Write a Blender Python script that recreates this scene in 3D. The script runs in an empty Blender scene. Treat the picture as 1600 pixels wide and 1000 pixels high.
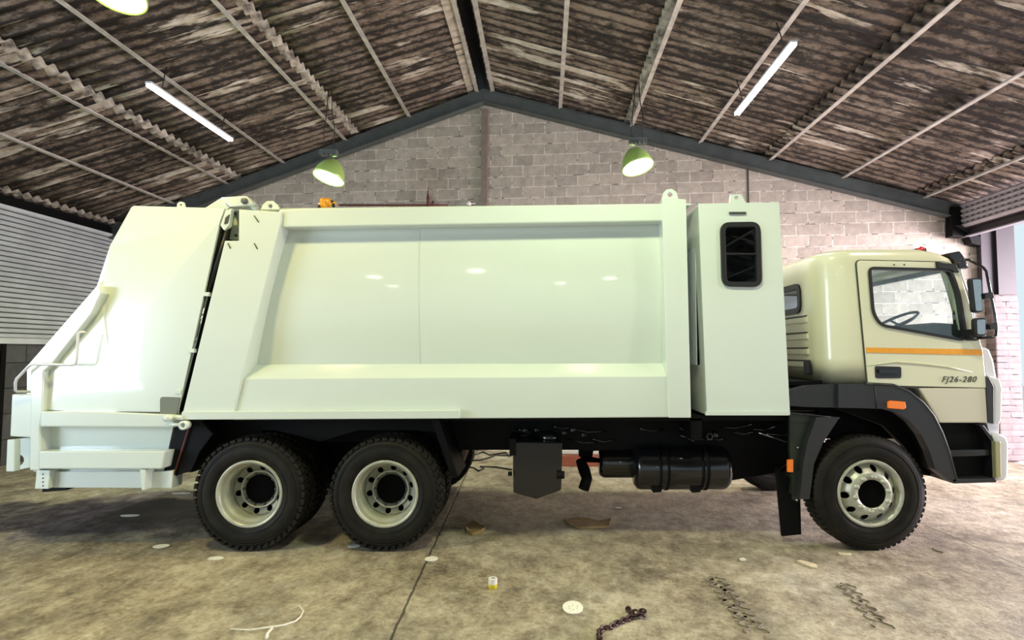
import bpy, bmesh, math, random
from mathutils import Vector, Matrix
random.seed(7)
PI = math.pi
C = bpy.context.scene.collection
scene = bpy.context.scene

# ------------------------------------------------------------------ camera
F = 880.0; CX = 851.0; CY = 500.0; CZ = 1.77
TH = math.atan(50.0 / F)
cd = bpy.data.cameras.new('camera'); cam = bpy.data.objects.new('camera', cd); C.objects.link(cam)
cam.location = (0, 0, CZ); cam.rotation_euler = (PI / 2 + TH, 0, 0)
cd.sensor_width = 36.0; cd.lens = F / 1600 * 36.0; cd.shift_x = -51.0 / 1600; cd.clip_start = 0.05; cd.clip_end = 200
scene.camera = cam

# ------------------------------------------------------------------ world and exposure
w = bpy.data.worlds.new('daylight'); scene.world = w; w.use_nodes = True
bg = w.node_tree.nodes['Background']; bg.inputs[0].default_value = (0.72, 0.85, 0.92, 1); bg.inputs[1].default_value = 0.92
scene.view_settings.view_transform = 'Standard'; scene.view_settings.look = 'None'
scene.view_settings.gamma = 1; scene.view_settings.use_curve_mapping = False
scene.view_settings.exposure = 0.15

def lamp(name, kind, loc, energy, color, size=0.3, rot=(0, 0, 0), sy=None, spot=None):
    l = bpy.data.lights.new(name, kind); o = bpy.data.objects.new(name, l); C.objects.link(o)
    l.energy = energy; l.color = color; o.location = loc; o.rotation_euler = rot
    if kind == 'AREA':
        l.size = size
        if sy: l.shape = 'RECTANGLE'; l.size_y = sy
    else: l.shadow_soft_size = size
    if spot: l.spot_size = spot; l.spot_blend = 0.6
    return o
# daylight entering by the doorway on the right and by an unseen opening added on the left, level with the camera
lamp('doorway_daylight', 'AREA', (10.8, 6.0, 2.3), 1900, (1.0, 0.87, 0.96), 3.0, (0, math.radians(90), 0), 4.5)
lamp('unseen_side_daylight', 'AREA', (-9.3, 0.6, 2.3), 360, (0.72, 0.86, 1.0), 3.4, (math.radians(88), 0, math.radians(-55)), 2.6)

# ------------------------------------------------------------------ projection helpers (photo frame 1600x1000)
ct, st = math.cos(TH), math.sin(TH)
def ray(px, py):
    x = (px - CX) / F; y = (CY - py) / F
    return Vector((x, ct - y * st, st + y * ct))
def P(px, py, Y):
    r = ray(px, py); k = Y / r.y
    return Vector((r.x * k, Y, CZ + r.z * k))
def G(px, py, z=0.0):
    r = ray(px, py); k = (z - CZ) / r.z
    return Vector((r.x * k, r.y * k, z))
def XZ(pts, Y): return [(P(a, b, Y).x, P(a, b, Y).z) for a, b in pts]
WL = Vector((-8.45, 11.0)); WR = Vector((6.87, 9.5))
wn = Vector((-(WR - WL).y, (WR - WL).x)).normalized()
def W(px, py, off=0.0):
    r = ray(px, py); k = (WL.dot(wn) - off) / (r.x * wn.x + r.y * wn.y)
    return Vector((r.x * k, r.y * k, CZ + r.z * k))
def wallY(x): return WL.y + (WR.y - WL.y) * (x - WL.x) / (WR.x - WL.x)

# ------------------------------------------------------------------ materials
def mat(name, col, rough=0.5, metal=0.0, coat=0.0, var=0.0, vscale=6.0, bump=0.0, emit=None, es=0.0, spec=0.5, vcol=None, stretch=None):
    m = bpy.data.materials.new(name); m.use_nodes = True; nt = m.node_tree; b = nt.nodes['Principled BSDF']
    b.inputs['Base Color'].default_value = (*col, 1); b.inputs['Roughness'].default_value = rough
    b.inputs['Metallic'].default_value = metal; b.inputs['Coat Weight'].default_value = coat; b.inputs['Coat Roughness'].default_value = 0.05
    b.inputs['Specular IOR Level'].default_value = spec
    if emit: b.inputs['Emission Color'].default_value = (*emit, 1); b.inputs['Emission Strength'].default_value = es
    tc = nt.nodes.new('ShaderNodeTexCoord'); mp = nt.nodes.new('ShaderNodeMapping'); nt.links.new(tc.outputs['Object'], mp.inputs[0])
    if stretch: mp.inputs['Scale'].default_value = stretch
    n = nt.nodes.new('ShaderNodeTexNoise'); n.inputs['Scale'].default_value = vscale; n.inputs['Detail'].default_value = 6
    nt.links.new(mp.outputs[0], n.inputs['Vector'])
    if var > 0:
        r = nt.nodes.new('ShaderNodeValToRGB'); r.color_ramp.elements[0].position = 0.35; r.color_ramp.elements[1].position = 0.65
        c2 = vcol if vcol else tuple(c * (1 - var) for c in col)
        r.color_ramp.elements[0].color = (*c2, 1); r.color_ramp.elements[1].color = (*col, 1)
        nt.links.new(n.outputs[0], r.inputs[0]); nt.links.new(r.outputs[0], b.inputs['Base Color'])
    if bump > 0:
        bm_ = nt.nodes.new('ShaderNodeBump'); bm_.inputs['Strength'].default_value = bump; bm_.inputs['Distance'].default_value = 0.02
        nt.links.new(n.outputs[0], bm_.inputs['Height']); nt.links.new(bm_.outputs[0], b.inputs['Normal'])
    return m
def glass(name, tint, refl=0.10):
    m = bpy.data.materials.new(name); m.use_nodes = True; nt = m.node_tree; nt.nodes.clear()
    o = nt.nodes.new('ShaderNodeOutputMaterial'); t = nt.nodes.new('ShaderNodeBsdfTransparent'); g = nt.nodes.new('ShaderNodeBsdfGlossy')
    t.inputs[0].default_value = (*tint, 1); g.inputs['Roughness'].default_value = 0.02; mx = nt.nodes.new('ShaderNodeMixShader')
    mx.inputs[0].default_value = refl; nt.links.new(t.outputs[0], mx.inputs[1]); nt.links.new(g.outputs[0], mx.inputs[2]); nt.links.new(mx.outputs[0], o.inputs[0])
    return m
M = {}
M['paint'] = mat('white_paint', (0.665, 0.725, 0.665), 0.22, 0, 0.5, 0.03, 1.2)
M['cab'] = mat('cab_paint', (0.68, 0.67, 0.48), 0.25, 0, 0.5, 0.03, 1.2)
M['cabwhite'] = mat('white_plastic', (0.66, 0.67, 0.68), 0.3, 0, 0.3)
M['black'] = mat('chassis_black', (0.003, 0.003, 0.003), 0.6, 0, 0, 0.3, 9, spec=.15)
M['gloss'] = mat('gloss_black', (0.006, 0.006, 0.007), 0.22, 0, 0.3)
M['seal'] = mat('rubber_seal', (0.012, 0.012, 0.012), 0.4)
M['seam'] = mat('seam_shadow', (0.05, 0.05, 0.04), 0.7)
M['tyre'] = mat('tyre_rubber', (0.0055, 0.005, 0.004), 0.6, 0, 0, 0.45, 7, 0.1, vcol=(0.014, 0.012, 0.007), spec=.22)
M['rim'] = mat('rim_silver', (0.52, 0.52, 0.42), 0.38, 0.35, 0, 0.25, 9)
M['rimdisc'] = mat('shaded_rim_paint', (0.26, 0.27, 0.20), 0.45, 0.2, 0, 0.3, 9)  # rim colour darkened for the shade deep inside the rear wheels
M['hub'] = mat('hub_black', (0.003, 0.003, 0.003), 0.8, spec=.05)
M['fender'] = mat('fender_plastic', (0.020, 0.021, 0.023), 0.38, 0, 0, 0.12, 20)
M['orange'] = mat('orange_tape', (0.85, 0.36, 0.02), 0.35, var=0.15, vscale=60)
M['amber'] = mat('amber_lens', (0.95, 0.22, 0.02), 0.2, 0, 0.5)
M['redlens'] = mat('red_lens', (0.6, 0.01, 0.02), 0.2, 0, 0.5)
M['chrome'] = mat('chrome', (0.36, 0.39, 0.39), 0.06, 1.0, bump=0.5, vscale=9)
M['steel'] = mat('painted_steel_grey', (0.085, 0.095, 0.092), 0.5, 0, 0, 0.25, 5, 0.05)
M['brownsteel'] = mat('dark_violet_steel', (0.026, 0.019, 0.024), 0.55, 0, 0, 0.2, 5)
M['purlin'] = mat('purlin_steel', (0.52, 0.47, 0.41), 0.55, 0, 0, 0.35, 7)
M['redsteel'] = mat('rust_primer', (0.13, 0.025, 0.015), 0.6, 0, 0, 0.3, 12)
M['glass'] = glass('window_glass', (0.86, 0.93, 0.93), 0.07)
M['darkglass'] = glass('smoked_glass', (0.55, 0.60, 0.66), 0.10)
M['interior'] = mat('cab_interior', (0.03, 0.035, 0.045), 0.6)
M['cable'] = mat('black_cable', (0.012, 0.010, 0.010), 0.6)
M['card'] = mat('cardboard', (0.36, 0.24, 0.10), 0.85, 0, 0, 0.3, 20)
M['whitecard'] = mat('white_card', (0.78, 0.76, 0.68), 0.7, 0, 0, 0.12, 30)
M['chain'] = mat('rusty_chain', (0.10, 0.06, 0.06), 0.35, 0.8, 0, 0.5, 60)
M['wood'] = mat('light_wood', (0.70, 0.60, 0.42), 0.7, 0, 0, 0.2, 30)
M['yellow'] = mat('yellow_tape', (0.80, 0.66, 0.06), 0.4)
M['redbrown'] = mat('red_brown_box', (0.35, 0.10, 0.05), 0.7, 0, 0, 0.2, 15)
M['mud'] = mat('dark_mud', (0.20, 0.165, 0.12), 0.9, 0, 0, 0.4, 30)
M['lampmetal'] = mat('glow_tinted_spun_metal', (0.42, 0.62, 0.16), 0.4, 0.3)  # spun metal with the lamp's green glow put into its colour

def nodes(m): return m.node_tree.nodes, m.node_tree.links
def M_(nt, op, a, b=None, c=None):
    n = nt.nodes.new('ShaderNodeMath'); n.operation = op
    for i, v in enumerate((a, b, c)):
        if v is None: continue
        if isinstance(v, (int, float)): n.inputs[i].default_value = v
        else: nt.links.new(v, n.inputs[i])
    return n.outputs[0]
def noise(nt, vec, scale, detail=6, rough=0.6, stretch=None, rot=None):
    mp = nt.nodes.new('ShaderNodeMapping'); nt.links.new(vec, mp.inputs[0])
    if stretch: mp.inputs['Scale'].default_value = stretch
    if rot: mp.inputs['Rotation'].default_value = rot
    n = nt.nodes.new('ShaderNodeTexNoise'); n.inputs['Scale'].default_value = scale; n.inputs['Detail'].default_value = detail; n.inputs['Roughness'].default_value = rough
    nt.links.new(mp.outputs[0], n.inputs['Vector']); return n.outputs[0]
def ramp(nt, fac, stops):
    r = nt.nodes.new('ShaderNodeValToRGB'); e = r.color_ramp.elements
    while len(e) < len(stops): e.new(0.5)
    for i, (p, c) in enumerate(stops):
        e[i].position = p; e[i].color = (*c, 1) if isinstance(c, tuple) else (c, c, c, 1)
    nt.links.new(fac, r.inputs[0]); return r.outputs[0]
def mix(nt, fac, a, b, mode='MIX'):
    n = nt.nodes.new('ShaderNodeMix'); n.data_type = 'RGBA'; n.blend_type = mode
    for i, v in ((0, fac), (6, a), (7, b)):
        if isinstance(v, (int, float)): n.inputs[i].default_value = v
        elif isinstance(v, tuple): n.inputs[i].default_value = (*v, 1)
        else: nt.links.new(v, n.inputs[i])
    return n.outputs[2]
def base(name, rough=0.8):
    m = bpy.data.materials.new(name); m.use_nodes = True; nt = m.node_tree; b = nt.nodes['Principled BSDF']; b.inputs['Roughness'].default_value = rough
    tc = nt.nodes.new('ShaderNodeTexCoord'); return m, nt, b, tc.outputs['Object']
def setbump(nt, b, h, s=0.4, d=0.02):
    n = nt.nodes.new('ShaderNodeBump'); n.inputs['Strength'].default_value = s; n.inputs['Distance'].default_value = d
    nt.links.new(h, n.inputs['Height']); nt.links.new(n.outputs[0], b.inputs['Normal'])

def roof_mat():
    m, nt, b, v = base('stained_fibre_cement', 0.85)
    st_ = noise(nt, v, 1.0, 8, 0.7, (0.30, 5.65, 0.3)); fine = noise(nt, v, 12, 6, 0.75, (0.45, 1.6, 1)); big = noise(nt, v, 0.5, 3, 0.5)
    sx = nt.nodes.new('ShaderNodeSeparateXYZ'); nt.links.new(v, sx.inputs[0])
    flank_shade = M_(nt, 'MULTIPLY_ADD', M_(nt, 'COSINE', M_(nt, 'MULTIPLY', M_(nt, 'SUBTRACT', 11.3, sx.outputs[1]), 2 * PI / 0.177)), 0.15, 0.0)   # shade painted along one flank of every wave
    basec = ramp(nt, M_(nt, 'ADD', flank_shade, M_(nt, 'MULTIPLY_ADD', fine, 0.5, M_(nt, 'MULTIPLY', st_, 0.5))), [(0.44, (0.006, 0.004, 0.003)), (0.58, (0.030, 0.020, 0.015)), (0.71, (0.27, 0.20, 0.15))])
    patch = noise(nt, v, 1.0, 7, 0.6, (0.55, 5.65, 0.55), (0, 0, 0.0))
    mask = ramp(nt, M_(nt, 'ADD', M_(nt, 'MULTIPLY', patch, 0.8), M_(nt, 'MULTIPLY', big, 0.25)), [(0.585, 0.0), (0.62, 1.0)])
    c = mix(nt, mask, basec, ramp(nt, fine, [(0.3, (0.30, 0.22, 0.14)), (0.6, (0.62, 0.55, 0.47))]))
    nt.links.new(c, b.inputs['Base Color']); setbump(nt, b, fine, 0.5, 0.01); return m
def block_mat(name, c1, c2, mortar, xdir, bw=0.40, bh=0.20):
    m, nt, b, v = base(name, 0.9)
    sx = nt.nodes.new('ShaderNodeSeparateXYZ'); nt.links.new(v, sx.inputs[0]); cb = nt.nodes.new('ShaderNodeCombineXYZ')
    nt.links.new(sx.outputs[xdir], cb.inputs[0]); nt.links.new(sx.outputs[2], cb.inputs[1])
    wob = noise(nt, v, 9, 4, 0.6); n2 = nt.nodes.new('ShaderNodeVectorMath'); n2.operation = 'ADD'
    c3 = nt.nodes.new('ShaderNodeCombineXYZ'); nt.links.new(M_(nt, 'MULTIPLY_ADD', wob, 0.022, -0.011), c3.inputs[1]); nt.links.new(M_(nt, 'MULTIPLY_ADD', wob, -0.02, 0.01), c3.inputs[0])
    nt.links.new(cb.outputs[0], n2.inputs[0]); nt.links.new(c3.outputs[0], n2.inputs[1])
    br = nt.nodes.new('ShaderNodeTexBrick'); nt.links.new(n2.outputs[0], br.inputs['Vector'])
    br.inputs['Scale'].default_value = 1; br.inputs['Brick Width'].default_value = bw; br.inputs['Row Height'].default_value = bh
    br.inputs['Mortar Size'].default_value = 0.009; br.inputs['Mortar Smooth'].default_value = 0.3; br.inputs['Bias'].default_value = 0.0
    br.inputs['Color1'].default_value = (*c1, 1); br.inputs['Color2'].default_value = (*c2, 1)
    mcol = ramp(nt, noise(nt, v, 5, 4, 0.6, (1, 1, 3)), [(0.40, tuple(x * 0.22 for x in mortar)), (0.47, mortar)])
    nt.links.new(mcol, br.inputs['Mortar'])
    d = mix(nt, 1.0, br.outputs['Color'], ramp(nt, noise(nt, v, 7, 8, 0.7), [(0.3, 0.72), (0.7, 1.1)]), 'MULTIPLY')
    nt.links.new(d, b.inputs['Base Color'])
    h = M_(nt, 'ADD', M_(nt, 'MULTIPLY', br.outputs['Fac'], -1.0), M_(nt, 'MULTIPLY', noise(nt, v, 30, 6, 0.7), 0.6)); setbump(nt, b, h, 0.5, 0.012); return m
def floor_mat():
    m, nt, b, v = base('worn_concrete_floor', 0.6)
    a = noise(nt, v, 0.7, 8, 0.65); f = noise(nt, v, 6, 9, 0.75, (1.2, 0.9, 1), (0, 0, 0.35)); g = noise(nt, v, 26, 6, 0.7)
    t = M_(nt, 'ADD', M_(nt, 'MULTIPLY', a, 0.35), M_(nt, 'ADD', M_(nt, 'MULTIPLY', f, 0.42), M_(nt, 'MULTIPLY', g, 0.23)))
    c = ramp(nt, t, [(0.40, (0.12, 0.098, 0.068)), (0.47, (0.27, 0.225, 0.155)), (0.54, (0.41, 0.36, 0.265)), (0.62, (0.56, 0.51, 0.42))])
    spots = ramp(nt, noise(nt, v, 11, 5, 0.7, (1, 1.5, 1)), [(0.27, 1.0), (0.33, 0.0)])
    c = mix(nt, M_(nt, 'MULTIPLY', spots, 0.75), c, (0.05, 0.042, 0.03))
    wh = ramp(nt, noise(nt, v, 16, 4, 0.6), [(0.72, 0.0), (0.76, 1.0)]); c = mix(nt, M_(nt, 'MULTIPLY', wh, 0.6), c, (0.66, 0.62, 0.52))
    # oil stain spread behind the left rear wheels, truck's shade painted into it
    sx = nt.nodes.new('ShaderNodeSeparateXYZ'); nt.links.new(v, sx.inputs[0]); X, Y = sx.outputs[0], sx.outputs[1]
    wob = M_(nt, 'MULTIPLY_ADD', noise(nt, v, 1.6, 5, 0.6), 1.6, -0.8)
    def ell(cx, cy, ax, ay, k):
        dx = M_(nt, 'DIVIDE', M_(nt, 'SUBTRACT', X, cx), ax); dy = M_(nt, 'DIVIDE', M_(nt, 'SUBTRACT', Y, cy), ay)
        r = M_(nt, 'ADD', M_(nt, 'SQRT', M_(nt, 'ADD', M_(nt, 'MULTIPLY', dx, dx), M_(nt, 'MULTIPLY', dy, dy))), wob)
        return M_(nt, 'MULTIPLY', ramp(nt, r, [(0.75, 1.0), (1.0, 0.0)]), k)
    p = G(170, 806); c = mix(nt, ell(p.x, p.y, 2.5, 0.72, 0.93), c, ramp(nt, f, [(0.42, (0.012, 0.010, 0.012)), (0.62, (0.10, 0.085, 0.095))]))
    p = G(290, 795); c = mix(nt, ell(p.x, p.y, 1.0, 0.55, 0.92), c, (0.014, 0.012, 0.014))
    # control joints sawn into the slab
    def joint(p0, p1, wd):
        d = (p1 - p0); L = d.length; nx, ny = -d.y / L, d.x / L
        dist = M_(nt, 'ABSOLUTE', M_(nt, 'ADD', M_(nt, 'ADD', M_(nt, 'MULTIPLY', X, nx), M_(nt, 'MULTIPLY', Y, ny)), M_(nt, 'ADD', -(p0.x * nx + p0.y * ny), M_(nt, 'MULTIPLY_ADD', noise(nt, v, 9, 4), 0.03, -0.015))))
        return ramp(nt, M_(nt, 'DIVIDE', dist, wd), [(0.5, 1.0), (1.0, 0.0)])
    j1 = joint(G(610, 1000), G(740, 715), 0.012); c = mix(nt, M_(nt, 'MULTIPLY', j1, 0.85), c, (0.035, 0.028, 0.02))
    q0, q1 = G(1445, 820), G(1600, 887); j2 = joint(q0, q1, 0.011)
    right = M_(nt, 'GREATER_THAN', X, q0.x - 0.6); c = mix(nt, M_(nt, 'MULTIPLY', M_(nt, 'MULTIPLY', j2, right), 0.85), c, (0.035, 0.03, 0.028))
    c = mix(nt, 1.0, c, ramp(nt, noise(nt, v, 2.2, 10, 0.78, (1.1, 0.8, 1), (0, 0, 0.25)), [(0.38, 0.55), (0.50, 0.95), (0.62, 1.18)]), 'MULTIPLY')
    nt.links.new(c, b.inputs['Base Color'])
    nt.links.new(ramp(nt, a, [(0.4, 0.42), (0.6, 0.68)]), b.inputs['Roughness'])
    setbump(nt, b, M_(nt, 'ADD', M_(nt, 'ADD', f, g), M_(nt, 'MULTIPLY', j1, -1.0)), 0.6, 0.02); return m
M['roof'] = roof_mat()
M['gable'] = block_mat('grey_brown_blocks', (0.56, 0.48, 0.40), (0.42, 0.36, 0.30), (0.76, 0.69, 0.60), 0)
M['lowblock'] = block_mat('dark_blocks', (0.11, 0.11, 0.11), (0.07, 0.07, 0.07), (0.03, 0.03, 0.03), 1, 0.8, 0.4)
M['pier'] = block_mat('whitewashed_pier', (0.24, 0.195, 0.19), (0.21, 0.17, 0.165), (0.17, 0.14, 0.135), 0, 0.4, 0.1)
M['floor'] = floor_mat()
M['siding'] = mat('grey_metal_siding', (0.74, 0.78, 0.78), 0.45, 0.2, 0, 0.15, 3)
M['siding_shade'] = mat('siding_lap', (0.10, 0.10, 0.10), 0.6)
M['outwall'] = mat('white_yard_wall', (0.85, 0.86, 0.88), 0.8)
M['outgreen'] = mat('green_panel', (0.25, 0.62, 0.38), 0.6)

# ------------------------------------------------------------------ mesh helpers
class MB:
    def __init__(s): s.v = []; s.f = []; s.sm = []
    def add(s, vs, fs, smooth=False):
        o = len(s.v); s.v += [tuple(v) for v in vs]
        for f in fs: s.f.append(tuple(i + o for i in f)); s.sm.append(smooth)
    def box(s, a, b):
        x0, y0, z0 = a; x1, y1, z1 = b
        s.add([(x0, y0, z0), (x1, y0, z0), (x1, y1, z0), (x0, y1, z0), (x0, y0, z1), (x1, y0, z1), (x1, y1, z1), (x0, y1, z1)],
              [(0, 3, 2, 1), (4, 5, 6, 7), (0, 1, 5, 4), (1, 2, 6, 5), (2, 3, 7, 6), (3, 0, 4, 7)]); return s
    def prism(s, xz, y0, y1, smooth=False):        # polygon in XZ extruded along Y
        n = len(xz); a = [(x, y0, z) for x, z in xz]; b = [(x, y1, z) for x, z in xz]
        s.add(a + b, [tuple(range(n)), tuple(range(2 * n - 1, n - 1, -1))], False)
        s.add(a + b, [(i, i + n, (i + 1) % n + n, (i + 1) % n) for i in range(n)], smooth); return s
    def pp(s, px, Y, d): return s.prism(XZ(px, Y), Y, Y + d)
    def ring(s, outer, inner, y0, y1):              # frame between two matching loops
        n = len(outer)
        vs = [(x, y0, z) for x, z in outer] + [(x, y0, z) for x, z in inner] + [(x, y1, z) for x, z in outer] + [(x, y1, z) for x, z in inner]
        fs = []
        for i in range(n):
            j = (i + 1) % n
            fs += [(i, j, j + n, i + n), (i + 2 * n, i + 3 * n, j + 3 * n, j + 2 * n), (i, i + 2 * n, j + 2 * n, j), (i + n, j + n, j + 3 * n, i + 3 * n)]
        s.add(vs, fs); return s
    def tube(s, pts, r, seg=8, closed=False, cap=True):
        pts = [Vector(p) for p in pts]; n = len(pts); rings = []; up = None
        for i, p in enumerate(pts):
            if closed: t = (pts[(i + 1) % n] - pts[i - 1]).normalized()
            else: t = (pts[min(i + 1, n - 1)] - pts[max(i - 1, 0)]).normalized()
            if up is None: up = t.orthogonal().normalized()
            else: up = (up - t * up.dot(t)); up = up.normalized() if up.length > 1e-6 else t.orthogonal().normalized()
            b = t.cross(up); rr = r[i] if isinstance(r, (list, tuple)) else r
            rings.append([p + (up * math.cos(2 * PI * k / seg) + b * math.sin(2 * PI * k / seg)) * rr for k in range(seg)])
        vs = [v for q in rings for v in q]; fs = []
        for i in range(n if closed else n - 1):
            j = (i + 1) % n
            for k in range(seg): fs.append((i * seg + k, i * seg + (k + 1) % seg, j * seg + (k + 1) % seg, j * seg + k))
        s.add(vs, fs, True)
        if cap and not closed: s.add(rings[0], [tuple(range(seg))[::-1]]); s.add(rings[-1], [tuple(range(seg))])
        return s
    def lathe(s, prof, axis='Y', c=(0, 0, 0), seg=48, smooth=True):  # prof: (along axis, radius)
        vs = []; fs = []; n = len(prof); c = Vector(c)
        for k in range(seg):
            a = 2 * PI * k / seg
            for t, r in prof:
                u, w_ = r * math.cos(a), r * math.sin(a)
                vs.append(c + Vector({'Y': (u, t, w_), 'X': (t, u, w_), 'Z': (u, w_, t)}[axis]))
        for k in range(seg):
            for i in range(n - 1): fs.append((k * n + i, k * n + i + 1, ((k + 1) % seg) * n + i + 1, ((k + 1) % seg) * n + i))
        s.add(vs, fs, smooth); return s
    def build(s, name, m, parent=None, bevel=0.0, fix=True, origin=None):
        me = bpy.data.meshes.new(name); me.from_pydata(s.v, [], s.f)
        for p, q in zip(me.polygons, s.sm): p.use_smooth = q
        me.materials.append(m)
        if fix:
            b = bmesh.new(); b.from_mesh(me); bmesh.ops.remove_doubles(b, verts=b.verts, dist=1e-5); bmesh.ops.recalc_face_normals(b, faces=b.faces); b.to_mesh(me); b.free()
        o = bpy.data.objects.new(name, me); C.objects.link(o)
        if origin is not None:
            me.transform(Matrix.Translation(-Vector(origin))); o.location = origin
        if parent:
            o.parent = parent
            if parent.type == 'EMPTY' and parent.parent is None: o.location = Vector(o.location) - Vector(parent.location)
        if bevel:
            md = o.modifiers.new('bevel', 'BEVEL'); md.width = bevel; md.segments = 2; md.limit_method = 'ANGLE'; md.angle_limit = 0.6
        return o
def thing(name, label, cat, loc=(0, 0, 0), group=None):
    o = bpy.data.objects.new(name, None); C.objects.link(o); o.location = loc; o.empty_display_size = 0.2
    o['label'] = label; o['category'] = cat
    if group: o['group'] = group
    return o
def tag(o, label, cat, group=None):
    o['label'] = label; o['category'] = cat
    if group: o['group'] = group
    return o
def struct(o): o['kind'] = 'structure'; return o
def bool_cut(o, cutters):
    for c in cutters:
        md = o.modifiers.new('b', 'BOOLEAN'); md.operation = 'DIFFERENCE'; md.object = c; md.solver = 'EXACT'
    dg = bpy.context.evaluated_depsgraph_get(); dg.update()
    me = bpy.data.meshes.new_from_object(o.evaluated_get(dg)); o.modifiers.clear(); o.data = me
    for c in cutters: bpy.data.objects.remove(c, do_unlink=True)
    return o
def rrect(x0, z0, x1, z1, r, n=5):
    pts = []
    for cx, cz, a0 in ((x1 - r, z1 - r, 0), (x0 + r, z1 - r, 90), (x0 + r, z0 + r, 180), (x1 - r, z0 + r, 270)):
        for i in range(n + 1):
            a = math.radians(a0 + 90 * i / n); pts.append((cx + r * math.cos(a), cz + r * math.sin(a)))
    return pts
def roundpoly(pts, rs, n=5):     # pts (x,z) corners with radius each
    out = []; m = len(pts)
    for i in range(m):
        p = Vector(pts[i]); a = Vector(pts[i - 1]); b = Vector(pts[(i + 1) % m]); r = rs[i] if isinstance(rs, (list, tuple)) else rs
        u = (a - p).normalized(); w_ = (b - p).normalized(); r = min(r, (a - p).length * 0.49, (b - p).length * 0.49)
        for k in range(n + 1):
            t = k / n; q = (p + u * r) * (1 - t) ** 2 + p * 2 * t * (1 - t) + (p + w_ * r) * t * t; out.append((q.x, q.y))
    return out
def inset(pts, d):
    m = len(pts); c = Vector((sum(p[0] for p in pts) / m, sum(p[1] for p in pts) / m)); out = []
    for i in range(m):
        p = Vector(pts[i]); t = (Vector(pts[(i + 1) % m]) - Vector(pts[i - 1])).normalized(); nrm = Vector((-t.y, t.x))
        if nrm.dot(c - p) < 0: nrm = -nrm
        out.append(tuple(p + nrm * d))
    return out

# ================================================================== THE SHED
YF = -16.0
ridge = W(757, 146); eR = W(1487, 325); eL0 = W(290, 318)
sL = (ridge.z - eL0.z) / (ridge.x - eL0.x); sR = (ridge.z - eR.z) / (eR.x - ridge.x)
def roofz(x): return ridge.z - (ridge.x - x) * sL if x < ridge.x else ridge.z - (x - ridge.x) * sR
XL, XR = -8.45, 7.35
print('ridge', ridge, 'eaveR', eR, 'slopes', sL, sR, 'zL', roofz(XL))

# floor
f = MB(); f.add([(XL - .3, YF, 0), (XR + .2, YF, 0), (XR + .2, 11.6, 0), (XL - .3, 11.6, 0), (XL - .3, YF, -.2), (XR + .2, YF, -.2), (XR + .2, 11.6, -.2), (XL - .3, 11.6, -.2)],
      [(0, 1, 2, 3), (4, 7, 6, 5), (0, 4, 5, 1), (1, 5, 6, 2), (2, 6, 7, 3), (3, 7, 4, 0)])
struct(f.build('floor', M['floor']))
f = MB(); f.box((XR + .2, YF, -.25), (30, 30, -.02)); struct(f.build('yard_ground', mat('pale_yard_concrete', (0.72, 0.72, 0.74), 0.8, var=0.1)))
f = MB(); f.box((18, 14, 0), (30, 14.3, 3.3)); struct(f.build('yard_wall', M['outwall']))
gb = MB(); gb.box((17.4, 13.5, 0.9), (19.0, 13.6, 2.2)); tag(gb.build('sign_panel', M['outgreen']), 'green panel on the white yard wall beyond the doorway', 'panel')

# gable (back) wall : follows the rafters, thickness 0.2
g = MB(); xs = [XL, ridge.x, eR.x, 7.75]
prof = [(XL, 0), (XL, roofz(XL) - .12), (ridge.x, ridge.z - .12), (eR.x, eR.z - .12), (eR.x, W(1487, 370).z), (W(1540, 385).x, W(1487, 383).z), (W(1540, 385).x, 0)]
n = len(prof); a = [(x, wallY(x), z) for x, z in prof]; b_ = [(x, wallY(x) + .2, z) for x, z in prof]
g.add(a + b_, [tuple(range(n)), tuple(range(2 * n - 1, n - 1, -1))] + [(i, i + n, (i + 1) % n + n, (i + 1) % n) for i in range(n)])
struct(g.build('wall_back', M['gable']))
# brown vertical pilaster and dark joint
g = MB(); p = W(757, 300); g.box((p.x - .055, p.y - .06, 0), (p.x + .055, p.y + .02, W(757, 172).z)); struct(g.build('trim_1', mat('brown_post', (0.23, 0.18, 0.145), 0.7, var=0.2, vscale=10)))
g = MB(); p = W(1169, 300); g.box((p.x - .012, p.y - .012, 0), (p.x + .012, p.y + .02, W(1169, 262).z)); struct(g.build('trim_2', M['seam']))

# gable rafters: I-beams following the slope
def beam(p0, p1, depth, width, m, name, off=0.14):
    bb = MB(); p0 = Vector(p0); p1 = Vector(p1)
    def quad(zt, zb, ya, yb):
        vs = []
        for p in (p0, p1):
            for y in (ya, yb):
                for z in (zt, zb): vs.append((p.x, p.y + y, p.z + z))
        bb.add(vs, [(0, 1, 3, 2), (4, 6, 7, 5), (0, 4, 5, 1), (2, 3, 7, 6), (0, 2, 6, 4), (1, 5, 7, 3)])
    quad(0, -.018, -width, 0); quad(-depth + .018, -depth, -width, 0); quad(-.01, -depth + .01, -width * .75, -width * .35)
    return bb.build(name, m)
xl = XL + .02
for nm, q0, q1 in (('rafter_beam', Vector((xl, wallY(xl) - .04, roofz(xl))), Vector((ridge.x, wallY(ridge.x) - .04, ridge.z))),
                   ('rafter_beam', Vector((ridge.x, wallY(ridge.x) - .04, ridge.z)), Vector((eR.x + .05, wallY(eR.x) - .04, eR.z)))):
    o = beam(q0, q1, 0.24, 0.16, M['steel'], nm)
    tag(o, 'dark grey steel rafter on the %s slope of the gable wall' % ('left' if q0.x < ridge.x - 1 else 'right'), 'beam', 'steel rafters along the gable')

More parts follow.
